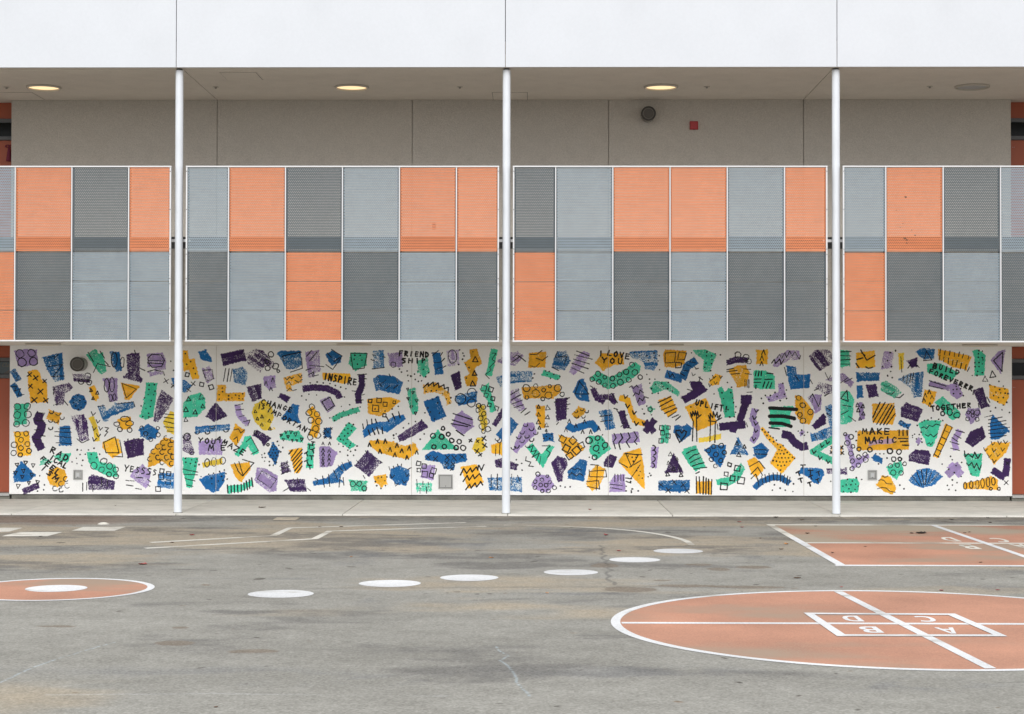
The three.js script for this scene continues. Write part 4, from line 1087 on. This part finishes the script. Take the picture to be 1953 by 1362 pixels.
{
  const t = thing('fire_alarm', 'small red square fire alarm on the upper grey wall', 'alarm', null, [3.02, 6.33, WZ]);
  ext('back_box', -0.07, 0.07, -0.07, 0.07, 0, 0.045, redMat, t, 0.008); ext('front_cover', -0.056, 0.056, -0.056, 0.056, 0.0452, 0.06, redMat, t, 0.006); ext('strobe_lens', -0.02, 0.02, -0.075, -0.0705, 0.01, 0.03, drumFace, t);
}
const boxLight = std({ name: 'light grey cover', color: lin(0.52, 0.53, 0.54), roughness: 0.5 });
function coverPlate(x, y, w, h, label, open) {
  const t = thing('cover_plate', label, 'cover plate', null, [x, y, WZ]);
  ext('frame_bar', -w, w, h - 0.018, h, 0, 0.022, boxGrey, t, 0.003); ext('frame_bar', -w, w, -h, -h + 0.018, 0, 0.022, boxGrey, t, 0.003);
  ext('frame_bar', -w, -w + 0.018, -h + 0.0182, h - 0.0182, 0, 0.0215, boxGrey, t, 0.003); ext('frame_bar', w - 0.018, w, -h + 0.0182, h - 0.0182, 0, 0.0215, boxGrey, t, 0.003);
  ext('lid', -w + 0.024, w - 0.024, -h + 0.024, h - 0.024, 0.001, open ? 0.01 : 0.016, boxGrey, t, 0.003);
  ext('gap_shade', -w + 0.0185, w - 0.0185, -h + 0.0185, h - 0.0185, 0.0001, 0.0008, darkGap, t);  // dark plate behind the lid, paints the shade of the gap around it
  if (open) ext('inner_cover', -0.028, 0.028, -0.036, 0.03, 0.0105, 0.02, boxLight, t, 0.003);
  const s = new THREE.CylinderGeometry(0.007, 0.007, 0.004, 12); s.rotateX(Math.PI / 2); mesh('lock', s, darkGap, t, 0, -h + (open ? 0.045 : 0.05), open ? 0.021 : 0.017);
}
coverPlate(-7.39, 0.415, 0.078, 0.084, 'small grey outlet box on the mural wall between RADICAL FEELISM and YESSSS', true);
coverPlate(-1.165, 0.31, 0.122, 0.122, 'larger grey square access cover low on the mural wall beside yellow zigzags', false);
coverPlate(6.02, 0.437, 0.078, 0.084, 'small grey outlet box on the mural wall below MAKE MAGIC', true);
{ const t = thing('wall_outlet', 'small outlet box on the upper wall seen through an orange screen panel', 'outlet', null, [-1.37, 4.63, WZ]); ext('outlet_box', -0.034, 0.034, -0.055, 0.055, 0, 0.03, boxGrey, t, 0.004); ext('outlet_cover', -0.026, 0.026, -0.046, 0.046, 0.0302, 0.045, frameGrey, t, 0.004); }
function hatch(x, z, w, d, label) {
  const t = thing('access_hatch', label, 'hatch', 'ceiling access hatches', [x, SOF, z]);
  ext('hatch_frame', -w, w, -0.004, 0.0, -d, d, stuccoSmooth, t); ext('hatch_gap', -w + 0.018, w - 0.018, -0.0055, -0.0042, -d + 0.018, d - 0.018, darkGap, t); ext('hatch_door', -w + 0.024, w - 0.024, -0.009, -0.0058, -d + 0.024, d - 0.024, stuccoSmooth, t);
}
hatch(-4.25, -0.72, 0.3, 0.36, 'square access hatch in the upper ceiling beside a column');
hatch(-0.08, -2.68, 0.31, 0.4, 'square access hatch in the upper ceiling behind a column against the wall');
hatch(-8.3, -2.65, 0.35, 0.4, 'square access hatch in the upper ceiling beside the orange door');
for (const [x, by] of [[-4.84, 'between the ceiling joint and a hatch'], [-8.24, 'between the orange door and a lit lamp'], [3.11, 'above the red alarm'], [6.7, 'beside the unlit lamp'], [-0.88, 'beside the column between INSPIRE and I LOVE YOU']]) { const t = thing('sprinkler_head', 'small round ceiling sprinkler head ' + by, 'sprinkler', 'sprinkler heads in the ceiling', [x, SOF, -1.76]); mesh('escutcheon', new THREE.CylinderGeometry(0.045, 0.05, 0.008, 20), trimMat, t, 0, -0.004, 0); mesh('deflector', new THREE.CylinderGeometry(0.02, 0.014, 0.022, 12), drumMat, t, 0, -0.019, 0); }

// ---------------------------------------------------------------- painted yard markings
const wear = (r, g, b, R, G, B, lo, hi, sc = 1) => { const t = canvasTex(1024, 1024, (i, j, c) => {
  const x = i / 128, z = j / 128, n = fbm(x * 0.5 * sc, z * 0.9 * sc + 4, 4), f = at(512, i, j), m = sstep(lo, hi, n + (f - 0.5) * 0.12), v = 1 + (fbm(x * 1.3, z * 1.3, 3) - 0.5) * 0.22 + (f - 0.5) * 0.16;
  c[0] = lerp(r * v, R, m); c[1] = lerp(g * v, G, m); c[2] = lerp(b * v, B, m); }); t.repeat.set(1 / 8, 1 / 8); return t; };
const paintWhite = std({ name: 'white yard paint', map: wear(198, 199, 200, 160, 157, 150, 0.68, 0.86, 3), roughness: 0.75 });
const paintWorn = std({ name: 'worn white yard paint', map: wear(196, 193, 184, 146, 140, 128, 0.58, 0.76, 3), roughness: 0.85 });
const paintOrange = std({ name: 'orange yard paint', map: wear(166, 119, 96, 144, 124, 106, 0.55, 0.8), roughness: 0.85 });
const paintOrangeWorn = std({ name: 'worn orange yard paint', map: wear(160, 116, 95, 145, 134, 117, 0.36, 0.56, 0.8), roughness: 0.9 });
const font = await new FontLoader().loadAsync('fonts/droid/droid_sans_bold.typeface.json');
function letter(ch, x, z, w, h, y, mat, parent) {          // stencilled letter that reads from the building side
  const shapes = font.generateShapes(ch, 1), g = new THREE.ShapeGeometry(shapes, 8); g.computeBoundingBox(); const b = g.boundingBox;
  g.translate(-(b.min.x + b.max.x) / 2, -(b.min.y + b.max.y) / 2, 0); g.scale(w / (b.max.x - b.min.x), h / (b.max.y - b.min.y), 1); g.rotateX(-Math.PI / 2); g.rotateY(Math.PI);
  const p = g.attributes.position, uv = g.attributes.uv; for (let i = 0; i < p.count; i++) uv.setXY(i, p.getX(i) + x, p.getZ(i) + z);
  mesh('letter_' + ch.toLowerCase(), g, mat, parent, x, y, z);
}
{ // four-square circle
  const t = thing('four_square_circle', 'large orange painted circle with a white lettered four-square in its middle', 'ground marking');
  const X = 3.39, Z = 12.03, y = GY;
  flat(ringShape(2.36, 0, X, Z), y + 0.0016, 'orange_disc', paintOrange, t, 96);
  flat(ringShape(2.42, 2.34, X, Z), y + 0.003, 'outer_ring', paintWhite, t, 96);
  flat(strip([[X - 2.33, Z - 0.03], [X + 2.33, Z - 0.03]], 0.1), y + 0.0032, 'court_line', paintWhite, t);
  flat(strip([[3.262, 9.72], [3.55, 14.34]], 0.085), y + 0.0045, 'court_line', paintWhite, t);
  const sq = polyShape([[2.685, 11.33], [4.0, 11.36], [4.09, 12.75], [2.735, 12.77]]), ho = new THREE.Path([[2.765, 11.43], [2.815, 12.665], [4.0, 12.65], [3.92, 11.46]].map(([x, z]) => new THREE.Vector2(x, -z))); sq.holes.push(ho);
  flat(sq, y + 0.006, 'inner_square', paintWhite, t);
  letter('D', 3.045, 11.69, 0.15, 0.37, y + 0.0032, paintWhite, t); letter('C', 3.672, 11.7, 0.15, 0.36, y + 0.0032, paintWhite, t);
  letter('B', 3.075, 12.37, 0.155, 0.37, y + 0.0032, paintWhite, t); letter('A', 3.70, 12.41, 0.155, 0.36, y + 0.0032, paintWhite, t);
}
{ // square court by the kerb
  const t = thing('square_court', 'worn orange painted square court with white lines next to the sidewalk', 'ground marking');
  const x0 = 3.67, x1 = 8.4, z0 = 1.64, z1 = 7.26, xm = 6.0, zm = 4.5, y = GY;
  for (const [a, b, c, d, m] of [[x0, xm, z0, zm, paintOrangeWorn], [xm, x1, z0, zm, paintOrangeWorn], [x0, xm, zm, z1, paintOrange], [xm, x1, zm, z1, paintOrange]]) flat(polyShape([[a, c], [b, c], [b, d], [a, d]]), y + 0.0016, 'court_quarter', m, t);
  flat(strip([[x0 - 0.02, z0 + 0.04], [x1 + 0.04, z0 + 0.04]], 0.16), y + 0.0032, 'court_line', paintWorn, t);
  flat(strip([[x0 - 0.02, z1], [x1 + 0.04, z1]], 0.14), y + 0.0032, 'court_line', paintWhite, t);
  flat(strip([[x0, z0], [x0 + 0.02, 3.7]], 0.1), y + 0.0045, 'court_line', paintWorn, t);
  flat(strip([[x0 + 0.02, 3.705], [x0 + 0.05, z1 + 0.05]], 0.1), y + 0.0045, 'court_line', paintWhite, t);
  flat(strip([[x1, z0], [x1, z1 + 0.05]], 0.1), y + 0.0045, 'court_line', paintWhite, t);
  flat(strip([[x0, zm], [x1, zm]], 0.13), y + 0.0032, 'court_line', paintWorn, t);
  flat(strip([[xm - 0.03, z0], [xm + 0.03, z1]], 0.085), y + 0.0045, 'court_line', paintWhite, t);
  letter('D', 5.68, 3.95, 0.17, 0.62, y + 0.0032, paintWorn, t); letter('C', 6.3, 4.05, 0.17, 0.6, y + 0.0032, paintWorn, t);
  letter('B', 5.68, 4.97, 0.17, 0.62, y + 0.0032, paintWorn, t); letter('A', 6.34, 4.9, 0.17, 0.62, y + 0.0032, paintWorn, t);
}
{ // ring target
  const t = thing('ring_target', 'orange painted disc with a white rim and a white dot in its centre', 'ground marking');
  flat(ringShape(0.9, 0, -4.34, 9.68), GY + 0.002, 'orange_disc', paintOrange, t, 64); flat(ringShape(0.955, 0.885, -4.34, 9.68), GY + 0.0036, 'outer_ring', paintWhite, t, 64); flat(ringShape(0.295, 0, -4.335, 9.64), GY + 0.0036, 'centre_dot', paintWhite, t, 48);
}
for (const [x, z, r, l] of [[-2.084, 10.02, 0.312, 'white painted dot on the asphalt, first of the trail from the ring target'], [-1.117, 9.12, 0.31, 'white painted dot on the asphalt, second of the trail from the ring target'], [-0.343, 8.58, 0.3, 'white painted dot on the asphalt, third of the trail from the ring target'], [0.715, 8.03, 0.288, 'white painted dot with a chipped edge on the asphalt beside a crack'], [1.468, 6.68, 0.29, 'white painted dot on the asphalt, second to last towards the curved white line'], [2.049, 5.62, 0.295, 'white painted dot on the asphalt nearest the end of the curved white line']]) {
  const s = new THREE.Shape(); for (let i = 0; i <= 60; i++) { const a = i / 60 * Math.PI * 2, q = r * (1 + 0.012 * Math.sin(3 * a + x) + rr(-0.006, 0.006)); i ? s.lineTo(x + q * Math.cos(a), -z + q * Math.sin(a)) : s.moveTo(x + q, -z); }
  tag(flat(s, GY + 0.002, 'painted_dot', paintWhite, scene), l, 'ground marking', 'trail of white painted dots');
}
for (const [a, l] of [[[[-5.928, 2.92], [-5.926, 2.28], [-5.345, 2.265], [-5.349, 2.94]], 'white painted square beside the small white cone base'], [[[-6.615, 3.81], [-6.58, 3.16], [-5.989, 3.15], [-6.02, 3.8]], 'white painted square with a dark leaf on its edge'], [[[-7.33, 3.18], [-7.31, 2.49], [-6.723, 2.48], [-6.724, 3.17]], 'white painted square next to the leftmost sidewalk joint']]) tag(flat(polyShape(a), GY + 0.002, 'painted_square', paintWorn, scene), l, 'ground marking', 'white painted squares');
tag(flat(strip([[-4.383, 5.434], [-2.494, 4.088], [-2.437, 2.9], [-0.345, 2.034]], 0.12), GY + 0.002, 'painted_line', paintWorn, scene), 'thin white stepped line painted on the asphalt, the one farther from the sidewalk', 'ground marking', 'stepped white lines');
tag(flat(strip([[-4.485, 4.663], [-3.094, 3.636], [-3.046, 2.4], [-0.655, 1.393]], 0.12), GY + 0.002, 'painted_line', paintWorn, scene), 'thin white stepped line painted on the asphalt, the one closer to the sidewalk', 'ground marking', 'stepped white lines');
{ const cv = new THREE.CatmullRomCurve3([[-0.1, 1.83], [0.3, 1.87], [0.632, 1.96], [1.278, 2.33], [1.755, 2.84], [2.075, 3.5], [2.25, 4.2], [2.285, 4.82]].map(([x, z]) => new THREE.Vector3(x, 0, z))); tag(flat(strip(cv.getPoints(50).map((p) => [p.x, p.z]), 0.085), GY + 0.002, 'painted_arc', paintWorn, scene), 'curved white line painted on the sandy asphalt', 'ground marking'); }
{ const t = thing('utility_cover', 'tan rectangular utility cover set in the asphalt by the sidewalk', 'cover', null, [-3.31, GY, 0.83]); const m = std({ map: withRepeat(speckle(160, 150, 134, 0.2, 0.2), 1), roughness: 0.9 }); ext('cover_lid', -0.17, 0.17, 0.002, 0.012, -0.2, 0.2, m, t, 0.004); ext('cover_slot', -0.06, 0.06, 0.0125, 0.014, -0.02, 0.02, plinthMat, t); }
{ const t = thing('marker_cone_base', 'small low white dome on the asphalt behind a white square', 'cone', null, [-5.77, GY, 1.8]); mesh('dome', new THREE.LatheGeometry([[0.085, 0], [0.08, 0.006], [0.06, 0.014], [0.04, 0.022], [0.02, 0.027], [0, 0.028]].map((p) => new THREE.Vector2(...p)), 24), paintWorn, t); }

// ---------------------------------------------------------------- fallen leaves
function leafGeo(seed) {
  seedv = seed; const g = new THREE.PlaneGeometry(1, 0.62, 8, 5), p = g.attributes.position, cu = rr(0.5, 1.1), tw = rr(-0.5, 0.5);
  for (let i = 0; i < p.count; i++) { const u = p.getX(i) * 2, v = p.getY(i) / 0.31, w = Math.pow(Math.max(0, 1 - u * u), 0.6) * (0.85 + 0.15 * Math.sin(9 * u)); const y = v * 0.31 * w; p.setXYZ(i, u * 0.5 * (1 - 0.12 * cu), 0.04 + 0.22 * cu * u * u * 0.5 + 0.55 * cu * Math.abs(y) + tw * u * y * 0.6 + rr(0, 0.02), y); }
  g.computeVertexNormals(); g.computeBoundingBox(); g.translate(0, -g.boundingBox.min.y, 0); return g;
}
const leafG = [11, 22, 33, 44].map(leafGeo);
const leafM = { b: [[0.10, 0.055, 0.03], [0.13, 0.075, 0.04], [0.06, 0.038, 0.028]], r: [[0.26, 0.045, 0.045], [0.32, 0.09, 0.08]], o: [[0.5, 0.22, 0.07]], k: [[0.035, 0.028, 0.024]] };
const leafMat = {}; for (const k in leafM) leafMat[k] = leafM[k].map((c) => std({ name: 'dry leaf', color: lin(...c), side: THREE.DoubleSide, roughness: 0.8 }));
seedv = 909;
const MARKS = [[-4.34, 9.68, 'the orange ring target'], [-5.6, 2.6, 'a white painted square by the white dome'], [-6.3, 3.5, 'a white painted square'], [-3.9, 4.6, 'the start of the stepped white lines'], [-2.7, 2.4, 'the bends of the stepped white lines'], [-0.343, 8.58, 'the third white dot of the trail'], [-2.084, 10.02, 'the first white dot of the trail'], [0.715, 8.03, 'the chipped white dot'], [1.468, 6.68, 'the white dot by the crack'], [1.4, 2.6, 'the inside of the curved white line'], [2.049, 5.62, 'the last white dot of the trail'], [3.2, 1.3, 'the court corner by the sidewalk'], [3.3, 3.9, 'the worn edge line of the orange court'], [3.4, 5.4, 'the bright edge line of the orange court'], [3.9, 2.4, 'the worn corner of the court'], [4.1, 5.6, 'the bright corner of the court'], [5.5, 3.05, 'the dark leaf clump'], [6.1, 2.9, 'the dividing line of the court'], [5.3, 6.9, 'the long bright edge of the court'], [4.2, 0.5, 'the column by MAKE MAGIC'], [6.8, 0.5, 'the sidewalk edge behind the court'], [3.0, 8.5, 'the bare asphalt between court and circle'], [3.4, 9.4, 'the circle end of the slanted line'], [4.6, 9.5, 'the far rim of the four-square circle'], [-1.65, 15.9, 'the faint chalk line'], [-0.25, 0.3, 'the column by I LOVE YOU'], [1.2, -0.9, 'a slab under I LOVE YOU'], [-4, -1.2, 'a slab under YOU AMAZE ME'], [-6.4, -1.6, 'a slab under YESSSS'], [0.45, 9.9, 'the patched asphalt seam'], [-1.7, 6.4, 'the dark smudges before the dots'], [-0.2, 6.5, 'the sandy drift above the third dot']];
const LEAVES = [[-6.096, 3.85, 'k', 0.06], [-3.995, 7.343, 'r', 0.12], [-4.171, 3.586, 'r', 0.1], [-4.216, 4.656, 'b', 0.09], [-2.655, 2.189, 'b', 0.07], [-2.356, 2.18, 'b', 0.08], [-1.785, 6.403, 'o', 0.05], [-0.165, 6.485, 'o', 0.07], [1.277, 3.437, 'r', 0.12], [1.339, 5.621, 'r', 0.09], [3.291, 1.184, 'r', 0.08], [3.221, 2.113, 'r', 0.07], [3.255, 3.856, 'b', 0.05], [3.478, 4.669, 'o', 0.11], [3.316, 5.369, 'b', 0.07], [3.936, 0.3, 'k', 0.12], [4.261, 0.766, 'b', 0.1], [3.977, 3.12, 'b', 0.11], [4.281, 1.9, 'k', 0.06], [5.501, 3.078, 'k', 0.18], [5.38, 3.05, 'b', 0.09], [6.105, 2.979, 'b', 0.06], [6.2, 2.85, 'b', 0.06], [3.044, 8.539, 'b', 0.09], [4.282, 9.6, 'r', 0.07], [4.843, 9.55, 'r', 0.06], [3.861, 5.817, 'b', 0.07], [-1.651, 15.919, 'b', 0.045], [3.361, 9.33, 'r', 0.06], [5.338, 6.9, 'b', 0.06], [7.1, 0.3, 'k', 0.1], [6.485, 0.602, 'b', 0.08], [-0.25, 0.35, 'k', 0.06], [4.4, 5.0, 'b', 0.05], [0.45, 9.9, 'o', 0.05], [6.9, 1.2, 'b', 0.07], [1.2, -0.9, 'r', 0.1], [-3.98, -1.2, 'b', 0.14], [-6.4, -1.6, 'b', 0.06]];
for (const [x, z, k, s] of LEAVES) {
  const ms = leafMat[k], walk = z < 0.14, court = x > 3.7 && z > 1.66 && z < 7.2, y = walk ? 0 : court ? GY + 0.0018 : GY + 0.0005;
  const m = mesh('fallen_leaf', leafG[Math.floor(rnd() * 4)], ms[Math.floor(rnd() * ms.length)], scene, x, y, z);
  m.scale.setScalar(s); m.rotation.y = rr(0, 6.28);
  const col = { b: 'dry brown', r: 'dry red', o: 'dry orange', k: 'dark curled' }[k], where = walk ? 'concrete sidewalk' : court ? 'orange square court' : 'grey asphalt';
  const near = MARKS.reduce((a, b) => (Math.hypot(b[0] - x, b[1] - z) < Math.hypot(a[0] - x, a[1] - z) ? b : a))[2];
  tag(m, `${col} leaf on the ${where} beside ${near}`, 'leaf', `${col} leaves on the ${where}`);
}
renderer.render(scene, camera);
